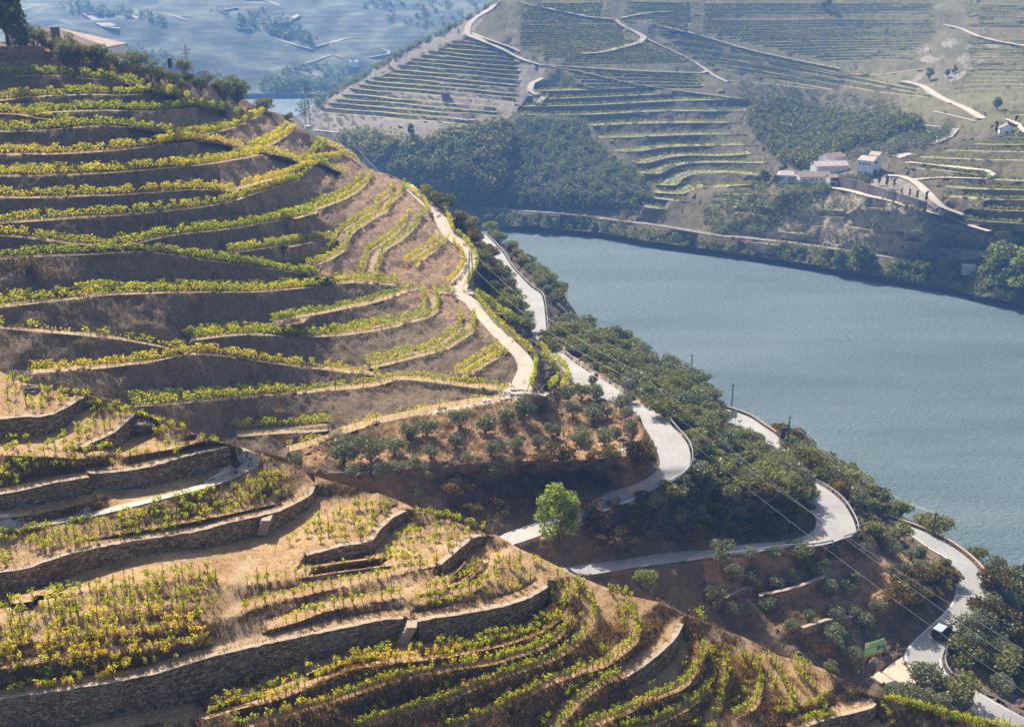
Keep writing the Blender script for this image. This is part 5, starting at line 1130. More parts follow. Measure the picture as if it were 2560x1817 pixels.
mass('bank_shrubs', hillB, q('b', 50, 450, 200, 440, 420, 560, 400, 600, 250, 580, 60, 500), 26, (1.2, 2.4), 90, .24, M['scrub'], 'dark shrubs on the tall bank at the left edge', 'shrubs', 31, .6)
mass('undergrowth', hillB, S1, 420, (.5, 1.6), 45, .22, M['scrub'], 'undergrowth between the bushes above the river', 'undergrowth', 10, .7)
mass('undergrowth', hillB, q('i', 1800, 950, 2060, 700, 2600, 760, 2600, 1560, 2287, 1470, 1950, 1300, 1780, 1180), 260, (.5, 1.8), 45, .22, M['scrub'], 'undergrowth of the thicket by the lowest road', 'undergrowth', 11, .7)
mass('undergrowth', hillB, q('i', 900, 800, 1330, 700, 1400, 800, 1100, 1000, 1080, 1200, 700, 1150, 300, 760, 500, 700), 260, (.3, .9), 30, .2, M['scrub'], 'dry undergrowth on the shaded slope behind the billboard', 'undergrowth', 12, .8)
mass('undergrowth', hillB, q('j', -500, 1200, 0, 1050, 500, 1030, 940, 1000, 900, 1110, 400, 1290, 0, 1440, -500, 1480), 380, (.4, 1.2), 34, .2, M['scrub'], 'brown undergrowth on the cutting above the upper road', 'undergrowth', 13, .8)
mass('undergrowth', hillB, q('h', 480, 200, 900, 40, 1900, 0, 2040, 180, 1500, 320, 1000, 350, 500, 440), 360, (.4, 1.2), 34, .2, M['scrub'], 'brown undergrowth on the cutting above the second road', 'undergrowth', 14, .8)
def tufts(name, tin, poly, n, steep, h, mat, label, seed, blades=7):
    r = np.random.default_rng(seed); xs = [p[0] for p in poly]; ys = [p[1] for p in poly]; V = []; k = 0
    while k < n:
        k += 1; x, y = r.uniform(min(xs), max(xs)), r.uniform(min(ys), max(ys))
        if not inpoly(x, y, poly): continue
        H = tin.bvh.ray_cast(Vector(CAM), Vector(ray(x, y)))
        if H[0] is None or not (steep[0] < abs(H[1].z) < steep[1]): continue
        P = np.array(H[0])
        for b in range(blades):
            a = r.uniform(0, 6.28); hh = h * r.uniform(.5, 1.2); o_ = r.normal(0, h * .5, 2); w = h * .10
            B = P + [o_[0], o_[1], -.03]; tip = B + [math.cos(a) * hh * .5, math.sin(a) * hh * .5, hh]
            V += [B + [w, 0, 0], B - [w, 0, 0], tip]
    V = np.array(V); o = link(name, mesh(name, V, np.arange(len(V)).reshape(-1, 3), mat)); tag(o, label, 'grass', kind='stuff')
M['straw'] = m_leaf('dry_grass', [(.2, (.13, .085, .045)), (.5, (.28, .19, .095)), (.8, (.45, .33, .18))], .35, .4)
M['straw_dark'] = m_leaf('dry_weeds', [(.2, (.07, .05, .03)), (.5, (.16, .105, .055)), (.8, (.30, .20, .11))], .3, .3)
FULL = [(-50, 880), (2600, 1500), (2600, 1850), (-50, 1850)]
tufts('dry_weeds', A, FULL, 30000, (.0, .86), .38, M['straw_dark'], 'dry brown weeds on the steep banks of the foreground terraces', 1)
tufts('dry_grass', A, FULL, 14000, (.86, 1.1), .20, M['straw'], 'dry straw-coloured grass on the foreground terraces', 2, 5)
tufts('dry_weeds', hillB, VIN_HILL, 26000, (.0, .9), .42, M['straw_dark'], 'dry weeds on the steep banks of the left hillside', 3, 5)
tufts('dry_grass', hillB, OR_SLOPE, 9000, (.0, 1.1), .35, M['straw'], 'dry grass on the orange olive slope', 4, 5)
tufts('dry_grass', hillB, OR_SLOPE3, 10000, (.0, 1.1), .35, M['straw'], 'dry grass on the slope between the lower bends', 5, 5)

M['rust'] = m_leaf('rusty_grass', [(.2, (.20, .105, .05)), (.5, (.40, .245, .115)), (.8, (.58, .42, .23))], .35, .5)
LOWR = q('g', 900, 1100, 2200, 800) + q('h', 250, 500, 700, 750, 1200, 950, 2000, 1200, 2287, 1624, 2287, 1700) + q('g', -400, 1700, 200, 1500)
tufts('rusty_grass', A, LOWR, 24000, (.0, .90), .32, M['rust'], 'rusty dry grass over the lower right terraces', 6, 6)
tufts('rusty_grass', A, FULL, 14000, (.0, .92), .22, M['rust'], 'short rusty grass on the foreground terraces', 7, 5)
# ================================================================ FOREGROUND VINES
def vine_proto(seed, n, h, spread, mat, stake=True):
    r = np.random.default_rng(seed); root = empty('grapevine', (0, 0, -500))
    mb = MB(); k = np.array([r.uniform(-.08, .08), r.uniform(-.08, .08), h * .35]); mb.tube([0, 0, -.15], k, .045, .03, 5); C = []
    for c in range(4):
        a = r.uniform(0, 6.28); e = k + [math.cos(a) * spread * r.uniform(.4, 1), math.sin(a) * spread * r.uniform(.4, 1), h * r.uniform(.3, .65)]
        mb.tube(k, e, .018, .01, 3); m = n // 4; t_ = r.uniform(.15, 1.1, m)[:, None]; C.append(k + (e - k) * t_ + r.normal(0, .10, (m, 3)))
    C = np.concatenate(C); V, Fq = leaves(C, .165, r); fo = link('foliage', mesh('foliage', V, Fq, mat), root); mb.build('trunk', M['stake'], root)
    if stake: m2 = MB(); tl_ = r.uniform(-.1, .1, 2); m2.tube([.06, 0, -.2], [.06 + tl_[0], tl_[1], 1.55], .03, .028, 4); m2.build('stake', M['stake'], root)
    return root, (V, Fq)
VP = [vine_proto(100 + k, [80, 100, 56, 120, 40, 90][k], 1.05, .33, M['vine_near'], k % 3 == 0) for k in range(6)]
VPOS = []
def vzone(reg, poly, y0, y1, dy, slope, dx, keep, place, seed, jit=.25, curve=0):
    """rows across a field: lattice in the crop, thinned, jittered"""
    r = random.Random(seed); pl = q(reg, *poly); x0 = min(poly[0::2]); x1 = max(poly[0::2]); y = y0
    while y < y1:
        x = x0
        while x < x1:
            X = x + r.uniform(-jit, jit) * dx; Y = y + slope * (x - x0) + r.uniform(-.18, .18) * dy; x += dx
            p = q(reg, X, Y)[0]
            if inpoly(p[0], p[1], pl) and r.random() < keep: VPOS.append((p, place, None))
        y += dy
vzone('f', [0, 760, 400, 640, 800, 520, 1200, 420, 1500, 380, 1600, 390, 1580, 760, 1500, 1080, 1100, 1215, 700, 1300, 300, 1370, 0, 1395, -80, 1390, -80, 780], 760, 1560, 55, -.16, 60, .76, 'in the dense block above the tallest wall', 1, .35)
vzone('f', [-80, 275, 300, 215, 700, 135, 1200, 20, 1500, -60, 1700, -110, 1980, -175, 2190, -110, 2100, -60, 1800, 60, 1400, 190, 900, 290, 500, 370, 0, 480, -80, 500], 190, 600, 50, -.17, 56, .68, 'on the terrace above the long curved wall, below the pale track', 2)
vzone('e', [0, 480, 500, 560, 900, 660, 1100, 520, 1500, 590, 1540, 620, 1200, 710, 800, 780, 500, 830, 0, 930], 480, 1000, 54, -.05, 66, .6, 'on the sandy terrace above the ochre wall', 3)
vzone('e', [0, 150, 300, 210, 560, 270, 400, 350, 280, 395, 0, 405], 170, 420, 46, .0, 60, .6, 'on the topmost terrace at the far left', 4)
vzone('e', [600, 280, 860, 310, 950, 380, 820, 500, 650, 570, 560, 600, 500, 520, 620, 430], 280, 620, 52, .0, 58, .6, 'between the two short upper walls', 5)
vzone('e', [0, 95, 280, 190, 800, 270, 1400, 480, 1600, 590, 1500, 620, 1000, 430, 600, 290, 0, 170], 90, 620, 34, .33, 50, .5, 'along the crest of the foreground hill at left', 6)
vzone('g', [560, 120, 800, 20, 1120, 60, 1080, 100, 900, 280, 600, 340, 300, 370], 20, 380, 52, -.1, 46, .6, 'with thin stakes above the kinked wall', 7)
vzone('g', [1060, 400, 1180, 260, 1400, 200, 1680, 240, 1500, 380, 1400, 450, 1100, 480], 180, 500, 46, -.1, 48, .6, 'between the kinked wall and the short crest wall', 8)
vzone('g', [1280, 730, 1500, 660, 1750, 560, 1850, 420, 2100, 430, 2130, 600, 1850, 740, 1300, 820], 420, 840, 62, -.2, 72, .6, 'on the rounded terrace right of the stone steps', 9)
vzone('g', [0, 1320, 300, 1230, 700, 1120, 1100, 1040, 1100, 1080, 700, 1180, 300, 1290, 0, 1400], 1040, 1500, 60, -.24, 62, .5, 'in the shade under the tallest wall', 10)
def vline(L, sp, place, off=.4, keep=.9, seed=0):
    Q, tot = along(offset(L, off), sp); r = random.Random(seed)
    for p in Q:
        if r.random() < keep: VPOS.append((proj(p + np.array([0, 0, .02])), place, None))
PL = ['on the first narrow row under the kinked wall', 'on the second narrow row under the kinked wall', 'on the third narrow row left of the rounded terrace', 'on the short curved row right of the steps', 'on the first dirt terrace below the longest wall',
      'on the second dirt terrace below the longest wall', 'on the third dirt terrace below the longest wall', 'on the fourth dirt terrace curving up to the right', 'on the row leading to the lower right wall',
      'on the first terrace below the lower right wall', 'on the second terrace below the lower right wall', 'on the upright rows at the bottom right', 'on the upright rows at the bottom right', 'on the upright rows at the bottom right', 'on the upright rows at the bottom right']
for i, L in enumerate(A_L[:15]): vline(L, .55 if i > 3 else .85, PL[i], .35, .92, i)
for i in (4, 5, 6, 7, 8, 9, 10, 11, 12, 13): vline(A_L[i], .9, PL[i], 1.45, .6, 50 + i)
# crest rows along the skyline
for reg, pts, pl, sp in [('g', (1280, 100, 1500, 150, 1820, 245), 'in the leafy row on the crest beside the road end', .6), ('h', (60, 360, 250, 440, 450, 540, 650, 620), 'along the crest right of the bright green tree', .5), ('h', (650, 620, 850, 690, 1030, 730, 1230, 830, 1330, 880), 'along the crest right of the bright green tree', .5),
                         ('h', (1460, 900, 1600, 950, 1750, 1030), 'in the dense hedge-like row on the right crest', .35), ('h', (100, 440, 300, 560, 420, 600), 'just inside the crest in the centre', .9), ('h', (640, 660, 820, 720), 'just inside the crest in the centre', .7),
                         ('i', (1300, 1440, 1500, 1490, 1700, 1545, 1900, 1590, 2287, 1670), 'in the yellow strip at the bottom right corner', .4), ('i', (1450, 1470, 1700, 1560, 2000, 1640), 'in the yellow strip at the bottom right corner', .4), ('h', (1980, 1180, 2110, 1240), 'on the right end of the crest', .6),
                         ('h', (2030, 1500, 2200, 1400), 'near the dark wall at the bottom edge', .8), ('i', (1280, 1500, 1350, 1620), 'near the dark wall at the bottom edge', .8), ('h', (2000, 1600, 2287, 1560), 'near the dark wall at the bottom edge', .8)]:
    Lw = A.curve(q(reg, *pts), 14); vline(Lw, sp, pl, 0, .95, 3)
vp = []
for (px, place, _) in VPOS:
    P = A.hit(px[0], px[1])
    if P is not None and -30 < px[0] < 2590 and px[1] < 1850: vp.append((P, place, px))
def size_key(v):
    inside = 20 < v[2][0] < 2540 and v[2][1] < 1800
    return (0 if inside else 1, (v[0] - Vector(CAM)).length)
vp.sort(key=size_key)
vr = random.Random(5)
for P, place, px in vp[:290]:
    o = copy_thing(VP[vr.randrange(6)][0], P, vr.uniform(0, 6.28), vr.uniform(.72, 1.12)); tag(o, 'yellow-green grapevine ' + place, 'grapevine', 'grapevines ' + place)
VV, FF, b = [], [], 0
ST = MB()
for P, place, px in vp[290:]:
    V, Fq = VP[vr.randrange(6)][1]; a = vr.uniform(0, 6.28); s = vr.uniform(.72, 1.12); c_, s_ = math.cos(a) * s, math.sin(a) * s
    sel = slice(0, len(V)); W = np.stack([V[:, 0] * c_ - V[:, 1] * s_, V[:, 0] * s_ + V[:, 1] * c_, V[:, 2] * s], 1) + np.array(P)
    VV.append(W); FF.append(Fq + b); b += len(W)
    ST.tube(np.array(P) + [0, 0, -.1], np.array(P) + [vr.uniform(-.06, .06), 0, .7], .03, .02, 3)
    if vr.random() < .35: ST.tube(np.array(P) + [.08, 0, -.1], np.array(P) + [.08, vr.uniform(-.1, .1), 1.55], .028, .025, 4)
vf = link('grapevines', mesh('grapevines', np.concatenate(VV), np.concatenate(FF), M['vine_near'])); tag(vf, 'the remaining staked grapevines on the farther foreground terraces', 'grapevines', kind='stuff')
tag(ST.build('vine_stakes', M['stake']), 'stakes and stems of the farther foreground grapevines', 'stakes', kind='stuff')
print('tree', hillB.hit(*q('h', 290, 378)[0]))
# woods and tracks of the distant valley side
class TE: pass
ET = TE(); ET.bvh = E_bvh; ET.hit = lambda x, y: E_bvh.ray_cast(Vector(CAM), Vector(ray(x, y)))[0]
for k_, pl in enumerate([q('l', 60, 480, 500, 440, 640, 500, 560, 600, 300, 640, -200, 660, -100, 560), q('l', 0, 160, 120, 200, 300, 300, 60, 290, -100, 250), q('l', 700, 0, 1500, -10, 1350, 90, 1100, 230, 800, 150, 560, 60), q('a', 700, 330, 1100, 360, 1600, 560, 1700, 640, 1300, 520, 800, 380), q('a', 400, 20, 900, 60, 1300, 180, 900, 140, 500, 90), q('a', 1500, 80, 1900, 60, 2280, 240, 2280, 330, 1900, 250)]):
    mass('distant_wood', ET, pl, 55, (3, 8), 26, 3.0, M['river_leaf'], f'dark wood patch on the hazy distant valley side, patch {["above the bright water", "left of the far track", "at the top under the skyline", "behind the olive crest", "at the top left", "in the upper middle"][k_]}', 'wood', 40 + k_, .6)
mass('distant_shore_trees', ET, q('l', -60, 620, 400, 600, 640, 560, 640, 650, -60, 662), 90, (6, 12), 40, 2.5, M['river_leaf'], 'trees along the shore of the bright distant water', 'trees', 48, .6)
mass('distant_shore_trees', D, q('l', 90, 770, 270, 690, 300, 690, 280, 740, 120, 830), 40, (5, 9), 60, 1.6, M['river_leaf'], 'trees on the low point in front of the distant water', 'trees', 49, .6)
def e_track(pts, w):
    L = [np.array(h_) for h_ in (ET.hit(x, y) for x, y in catmull(pts, 12)) if h_ is not None]
    if len(L) > 2: up_sheet('dirt_track', offset(L, w / 2), offset(L, -w / 2), M['track'], .4, cross=1)
for reg, p_, w in [('l', (-300, 170, 0, 165, 60, 150, 130, 105, 145, 125), 6), ('l', (240, 335, 370, 305, 480, 275, 580, 272), 6), ('l', (640, 412, 700, 400, 770, 388, 775, 370, 735, 350), 6), ('l', (140, 470, 290, 420, 375, 397, 440, 415), 5), ('a', (540, 78, 700, 105, 880, 100, 990, 135), 5),
                   ('a', (620, 90, 700, 140, 780, 190, 860, 205), 16), ('a', (1560, 80, 1700, 55), 6), ('a', (1080, 95, 1200, 105, 1350, 150), 4), ('a', (1700, 160, 1780, 205, 1680, 205), 9), ('a', (1740, 0, 1880, 5, 2000, 40), 9), ('a', (2050, 160, 2130, 110), 7), ('a', (1950, 270, 2100, 320, 2240, 355), 5), ('a', (0, 130, 200, 60, 400, 30), 4), ('l', (470, 80, 510, 105), 10)]:
    e_track(q(reg, *p_), w)
print('vines', len(vp), 'bushes', BUSHES, 'far rows', nfar)
for k, l in PROTO.items():
    for p in l:
        for c in list(p.children): bpy.data.objects.remove(c)
        bpy.data.objects.remove(p)
for r_, _ in VP:
    for c in list(r_.children): bpy.data.objects.remove(c)
    bpy.data.objects.remove(r_)
# ================================================================ BUILDINGS
def house(name, P, w, d, h, rz, roof_h, label, cat, roofmat='tile', wallmat='white', windows=(), doors=(), over=.35, ridge=None, chim=None, group=None, base=1.5, skylights=0):
    """w along local x (front faces -y), gable roof with its ridge along x, or hipped between ridge=(x0, x1)"""
    e = empty(name, P, rz); tag(e, label, cat, group)
    mb = MB(); x, y = w / 2, d / 2
    V = [(-x, -y, -base), (x, -y, -base), (x, y, -base), (-x, y, -base), (-x, -y, h), (x, -y, h), (x, y, h), (-x, y, h)]
    Fs = [(0, 1, 5, 4), (1, 2, 6, 5), (2, 3, 7, 6), (3, 0, 4, 7)]
    if ridge is None and roof_h > 0: V += [(-x, 0, h + roof_h), (x, 0, h + roof_h)]; Fs += [(5, 6, 9), (7, 4, 8)]
    else: Fs += [(4, 5, 6, 7)]
    mb.add(V, Fs); mb.build('walls', M[wallmat], e)
    r = MB(); X, Y = x + over, y + over; t_ = .18; dz = roof_h / y * over if roof_h else 0
    if roof_h > 0:
        rx0, rx1 = (-X, X) if ridge is None else ridge
        low_ = [(-X, -Y, h - dz), (X, -Y, h - dz), (X, Y, h - dz), (-X, Y, h - dz)]; rg = [(rx0, 0, h + roof_h), (rx1, 0, h + roof_h)]
        V = low_ + rg + [(a, b, c + t_) for a, b, c in low_ + rg]
        Fs = [(6, 7, 11, 10), (8, 9, 10, 11), (0, 4, 5, 1), (2, 5, 4, 3), (0, 1, 7, 6), (1, 5, 11, 7), (5, 2, 8, 11), (2, 3, 9, 8), (3, 4, 10, 9), (4, 0, 6, 10)]
        if ridge is not None: Fs = [(6, 7, 11, 10), (8, 9, 10, 11), (7, 8, 11), (9, 6, 10), (0, 1, 7, 6), (1, 2, 8, 7), (2, 3, 9, 8), (3, 0, 6, 9), (0, 3, 2, 1)]
        r.add(V, Fs)
    else: r.box(-X, X, -Y, Y, h, h + .25)
    ro = r.build('roof', M[roofmat], e)
    if chim: c = MB(); c.box(chim[0] - chim[2] / 2, chim[0] + chim[2] / 2, chim[1] - .5, chim[1] + .5, h - .5, h + chim[3]); c.box(chim[0] - chim[2] / 2 - .12, chim[0] + chim[2] / 2 + .12, chim[1] - .62, chim[1] + .62, h + chim[3], h + chim[3] + .18); c.build('chimney', M['wall_far'], ro)
    for k in range(skylights):
        s_ = MB(); xx = -w * .3 + k * w * .25; yy = -y * .5; zz = h + roof_h * .5 + t_ + .03; sl = roof_h / y
        s_.add([(xx, yy - .4, zz - .4 * sl), (xx + 1.4, yy - .4, zz - .4 * sl), (xx + 1.4, yy + .4, zz + .4 * sl), (xx, yy + .4, zz + .4 * sl), (xx, yy - .4, zz - .4 * sl - .1), (xx + 1.4, yy - .4, zz - .4 * sl - .1), (xx + 1.4, yy + .4, zz + .4 * sl - .1), (xx, yy + .4, zz + .4 * sl - .1)],
               [(0, 1, 2, 3), (4, 5, 1, 0), (5, 6, 2, 1), (6, 7, 3, 2), (7, 4, 0, 3)]); s_.build('skylight', M['paint'], ro)
    def opening(nm, face, u, z, ww, hh, mat):
        o_ = MB(); f = MB(); e_ = .03
        def bx(m_, a, b, c, dd, i, j):
            if face == 'f': m_.box(a, b, -y - j, -y - i, c, dd)
            elif face == 'r': m_.box(x + i, x + j, a, b, c, dd)
            else: m_.box(-x - j, -x - i, a, b, c, dd)
        bx(f, u - ww / 2 - .1, u + ww / 2 + .1, z - .1, z + hh + .1, -.05, .03); fr = f.build('window_frame' if nm == 'window' else nm, M['stone_trim'], e)
        bx(o_, u - ww / 2, u + ww / 2, z, z + hh, 0, .05); o_.build('pane' if nm == 'window' else 'leaf', M[mat], fr)
    for a in windows: opening('window', *a, 'dark')
    for a in doors: opening('door', *a, 'door')
    return e
def on(tin, reg, x, y):
    h = tin.hit(*q(reg, x, y)[0]); return np.array(h)
fg = 'white farm buildings across the river'
house('farmhouse', on(D, 'n', 1168, 1258), 7.2, 7.6, 7.6, R(-42), 1.5, 'tall white house with a shallow red roof, arched window and big dark door', 'house', 'tile', 'white',
      [('f', -2.6, 5.6, .6, .9), ('f', -.9, 5.6, .6, .9), ('f', .3, 5.6, .6, .9), ('f', 2.0, 5.6, .6, .9), ('f', -2.6, 1.4, .6, .8), ('f', -1.2, 1.4, .6, .8), ('f', 2.3, 1.4, .6, .8), ('r', 0, 6.0, 2.6, 1.2)],
      [('f', .8, .1, 1.0, 2.4), ('r', -.3, .1, 2.8, 3.2)], group=fg)
house('farm_annex', on(D, 'n', 1215, 1250) + [2, 6, 0], 4.5, 4.5, 8.4, R(-42), 1.2, 'small red-roofed annex behind the tall white house', 'house', 'tile', 'white', group=fg)
house('farmhouse', on(D, 'n', 770, 1312), 15.5, 7.5, 3.9, R(8), 1.7, 'long low white farm building with old brown roof and a row of small dark windows', 'house', 'tile_old', 'white',
      [('f', u, 2.0, .75, .9) for u in (-5.4, -1.6, .6, 3.0, 5.4)], [('f', 6.9, .1, 1.0, 1.9)], group=fg)
house('farmhouse', on(D, 'n', 590, 1300), 8.5, 7, 3.7, R(-14), 1.6, 'small white farmhouse with a pinkish roof at the left end of the farm', 'house', 'tile', 'white',
      [('f', -3, 2.0, .7, .9), ('f', -1.5, 2.0, .7, .9), ('f', 1.6, 1.8, .8, 1.2), ('f', 3.2, 1.8, .8, 1.2)], [], ridge=(-2.5, 2.5), group=fg)
house('farm_porch', on(D, 'n', 912, 1326), 4.2, 5, 4.2, R(8), 1.0, 'open two-storey porch with posts at the right end of the long white building', 'porch', 'tile_old', 'white_shed',
      [('f', 0, 2.6, 3.2, 1.2)], [('f', -.6, .1, 2.0, 1.9)], group=fg)
house('barn', on(D, 'n', 915, 1255) + [0, 6, 0], 16, 8, 4.2, R(8), 1.6, 'barn with a broad pink tiled roof and white skylights behind the long building', 'barn', 'tile', 'white_shed', skylights=3, group=fg)
house('barn', on(D, 'n', 960, 1225) + [0, 13, 0], 11, 7, 5.0, R(30), 1.6, 'white barn with faded grey-pink roof at the back of the farm', 'barn', 'tile_old', 'white', group=fg)
house('chapel', on(D, 'n', 2157, 966), 5, 6.4, 3.2, R(75), 2.0, 'tiny white chapel-like house with a dark door on the upper right terraces', 'chapel', 'tile_old', 'white', [], [('l', 0, .1, 1.2, 2.0)])
house('rail_hut', on(D, 'o', 1888, 1078), 5, 3, 2.2, R(-12), 0, 'small pale flat-roofed hut beside the railway', 'hut', 'white_shed', 'white_shed')
house('stone_hut', on(D, 'l', 1183, 702), 4.6, 4, 2.8, R(10), .9, 'small grey stone hut standing alone on the pale terraces', 'hut', 'wall_far', 'wall_far')
hp = at_d(*q('a', 330, 345)[0], 262) - [0, 0, 2.2]
house('manor_house', hp + [4, 7, -.8], 17, 10, 3.2, R(-4), 3.3, 'large tiled hip-roofed house with a dark chimney on the top left skyline', 'house', 'tile_old', 'white', [('f', -1, .9, 1.0, 1.2)], ridge=(-8.2, -4.0), chim=(-3.0, -3.2, 1.5, 3.6), base=4)
house('manor_wing', hp + [7.2, 2, -1.0], 8, 5, 1.7, R(-6), 1.2, 'lower brown-roofed wing of the skyline house among olive trees', 'house', 'tile_old', 'white', base=4)
tk = at_d(*q('a', 1195, 470)[0], baseB(*q('a', 1195, 470)[0])); mb = MB(); mb.box(-.35, .35, -.3, .3, 0, 1.9, .05); mb.box(-.45, .45, -.4, .4, 1.9, 2.0)
tag(mb.build('water_tank', M['door'], None, tk + [0, 2, -.6]), 'dark tank and frame poking out of the olives on the skyline', 'tank')

# ---------------------------------------------------------------- walls
def simple_wall(name, tin, reg, pts, h, thick, mat, label, cat, group=None, dz=0, step=10, cop=None):
    L = []
    for x, y in catmull(q(reg, *pts), step):
        P = tin.hit(x, y)
        if P is not None: L.append(np.array(P) + [0, 0, dz])
    if len(L) < 2: return
    for _ in range(2):
        Zs = np.convolve(np.r_[L[0][2], [p[2] for p in L], L[-1][2]], [.25, .5, .25], 'valid'); L = [np.array([p[0], p[1], z]) for p, z in zip(L, Zs)]
    Bk = offset(L, thick); n = len(L); V = []; Fs = []; mi = []
    for a, b in zip(L, Bk): V += [a - [0, 0, .8], a + [0, 0, h + noise.noise(Vector(a)) * .06], b + [0, 0, h], b - [0, 0, .8]]
    for i in range(n - 1):
        o = 4 * i
        for k, m_ in ((0, 0), (1, 1), (2, 0)): Fs.append((o + k, o + 4 + k, o + 5 + k, o + 1 + k)); mi.append(m_)
    Fs += [(0, 1, 2, 3), (4 * n - 1, 4 * n - 2, 4 * n - 3, 4 * n - 4)]; mi += [0, 0]
    o = link(name, mesh(name, V, Fs, [M[mat], M[cop or mat]], mi)); tag(o, label, cat, group); return o
simple_wall('stone_wall', hillB, 'a', (-200, 440, 0, 440, 190, 435, 320, 445), 2.6, .8, 'wall', 'long low stone wall at the top left edge under the manor', 'stone wall', cop='coping')
simple_wall('stone_wall', hillB, 'i', (400, 775, 640, 720, 860, 640), 2.2, .6, 'wall', 'rough stone wall across the olive slope between the lower bends', 'stone wall', cop='coping')
simple_wall('stone_wall', hillB, 'i', (80, 790, 250, 700, 400, 660), 1.2, .6, 'wall', 'broken low wall at the left of the lower olive slope', 'stone wall', cop='coping')
simple_wall('stone_wall', hillB, 'i', (700, 985, 860, 930, 1060, 900), 1.6, .6, 'wall', 'dark collapsed wall above the billboard', 'stone wall', cop='coping')
simple_wall('stone_wall', hillB, 'i', (830, 372, 1000, 345, 1100, 300, 1145, 230), 1.9, .5, 'wall', 'curved stone retaining wall holding the second road bend', 'stone wall', dz=-1.6, cop='coping')
simple_wall('farm_wall', D, 'o', (945, 470, 1090, 500, 1200, 540, 1400, 600, 1580, 660), 4.2, .8, 'wall_far', 'tall grey retaining wall descending right from the farm', 'wall')
simple_wall('farm_wall', D, 'o', (1430, 660, 1560, 700, 1700, 760, 1900, 800), 3.2, .8, 'wall_far', 'long grey wall under the farm road at right', 'wall')
simple_wall('farm_wall', D, 'o', (1680, 690, 1900, 740, 2100, 790, 2350, 800), 3.0, .8, 'wall_far', 'grey terrace wall above the farm road with round bushes', 'wall')
simple_wall('river_wall', D, 'o', (300, 955, 500, 985), 1.4, .8, 'wall_far', 'low quay wall at the foot of the sloping stone embankment', 'wall')
simple_wall('railway_wall', D, 'm', (-200, 1535, 0, 1545, 400, 1565, 800, 1605), 1.0, .8, 'wall_far', 'pale parapet of the railway above the grassy bank', 'wall')
# walls of the walled terraces on the far hill
for i, s_ in enumerate([(100, 655, 500, 645, 850, 630), (170, 712, 600, 695, 1070, 675), (20, 765, 500, 755, 1000, 730, 1500, 715, 1620, 720), (0, 825, 500, 822, 1000, 800, 1600, 800), (470, 903, 800, 890, 1200, 882, 1590, 882),
           (550, 990, 800, 985, 1200, 968, 1630, 965), (650, 1085, 850, 1085, 1050, 1055, 1400, 1045, 1700, 1040), (770, 1165, 900, 1170, 1060, 1130, 1200, 1115, 1450, 1118, 1710, 1100), (880, 1240, 1000, 1245, 1080, 1205, 1180, 1175, 1400, 1165, 1740, 1170)]):
    P_ = q('m', *s_); L = [at_d(x, y, baseD(x, y)) for x, y in catmull(P_, 16)]; Lo = offset(L, -.3); H_ = 3.4 if i in (3, 4, 5, 6, 2) else 2.3
    V, Fs = [], []; Bk = offset(L, .5)
    for a, b in zip(Lo, Bk): V += [a - [0, 0, H_], a + [0, 0, .15], b + [0, 0, .15]]
    for k in range(len(L) - 1): o = 3 * k; Fs += [(o, o + 3, o + 4, o + 1), (o + 1, o + 4, o + 5, o + 2)]
    tag(link('terrace_wall', mesh('terrace_wall', V, Fs, M['wall_far'])), f'grey terrace wall in the middle of the far hill, {ORD[i + 1]} from the top', 'terrace wall', 'terrace walls of the far hill')

# ---------------------------------------------------------------- guard rails and parapets
def guardrail(edge, other, a, b, label, post='steel'):
    E = [e + (e - o) / np.linalg.norm(e - o) * .45 for e, o in zip(edge[a:b], other[a:b])]
    Q, tot = along(E, 1.0); root = empty('guard_rail', tuple(Q[0])); off = Q[0]; tag(root, label, 'guard rail', 'guard rails of the road')
    V, Fs = [], []
    prof = [(-.03, .50), (.03, .56), (-.01, .64), (.03, .72), (-.03, .80), (-.07, .80), (-.03, .72), (-.07, .64), (-.03, .56), (-.07, .50)]
    for i, p in enumerate(Q):
        t_ = Q[min(i + 1, len(Q) - 1)] - Q[max(0, i - 1)]; t_ /= np.linalg.norm(t_); nrm = np.array([-t_[1], t_[0], 0])
        V += [p - off + nrm * u + [0, 0, z] for u, z in prof]
    m_ = len(prof)
    for i in range(len(Q) - 1):
        for k in range(m_): Fs.append((i * m_ + k, (i + 1) * m_ + k, (i + 1) * m_ + (k + 1) % m_, i * m_ + (k + 1) % m_))
    link('rail', mesh('rail', V, Fs, M['steel']), root)
    pm = MB(); pm.box(-.06, .06, -.06, .06, -.4, .74); pme = pm.me('post', M['rail_wood'])
    for p in Q[::4][:98]: link('post', pme, root, tuple(p - off))
A1, B1 = roads[0]; guardrail(B1, A1, 0, len(B1) - 14, 'steel guard rail along the outer edge of the upper road')
A2, B2 = roads[1]; guardrail(B2, A2, 2, 34, 'steel guard rail around the outside of the second bend'); guardrail(B2, A2, 36, 58, 'short steel guard rail on the straight below the second cutting')
A4, B4 = roads[3]; guardrail(B4, A4, 46, len(B4), 'steel guard rail on the lowest road beside the thicket')
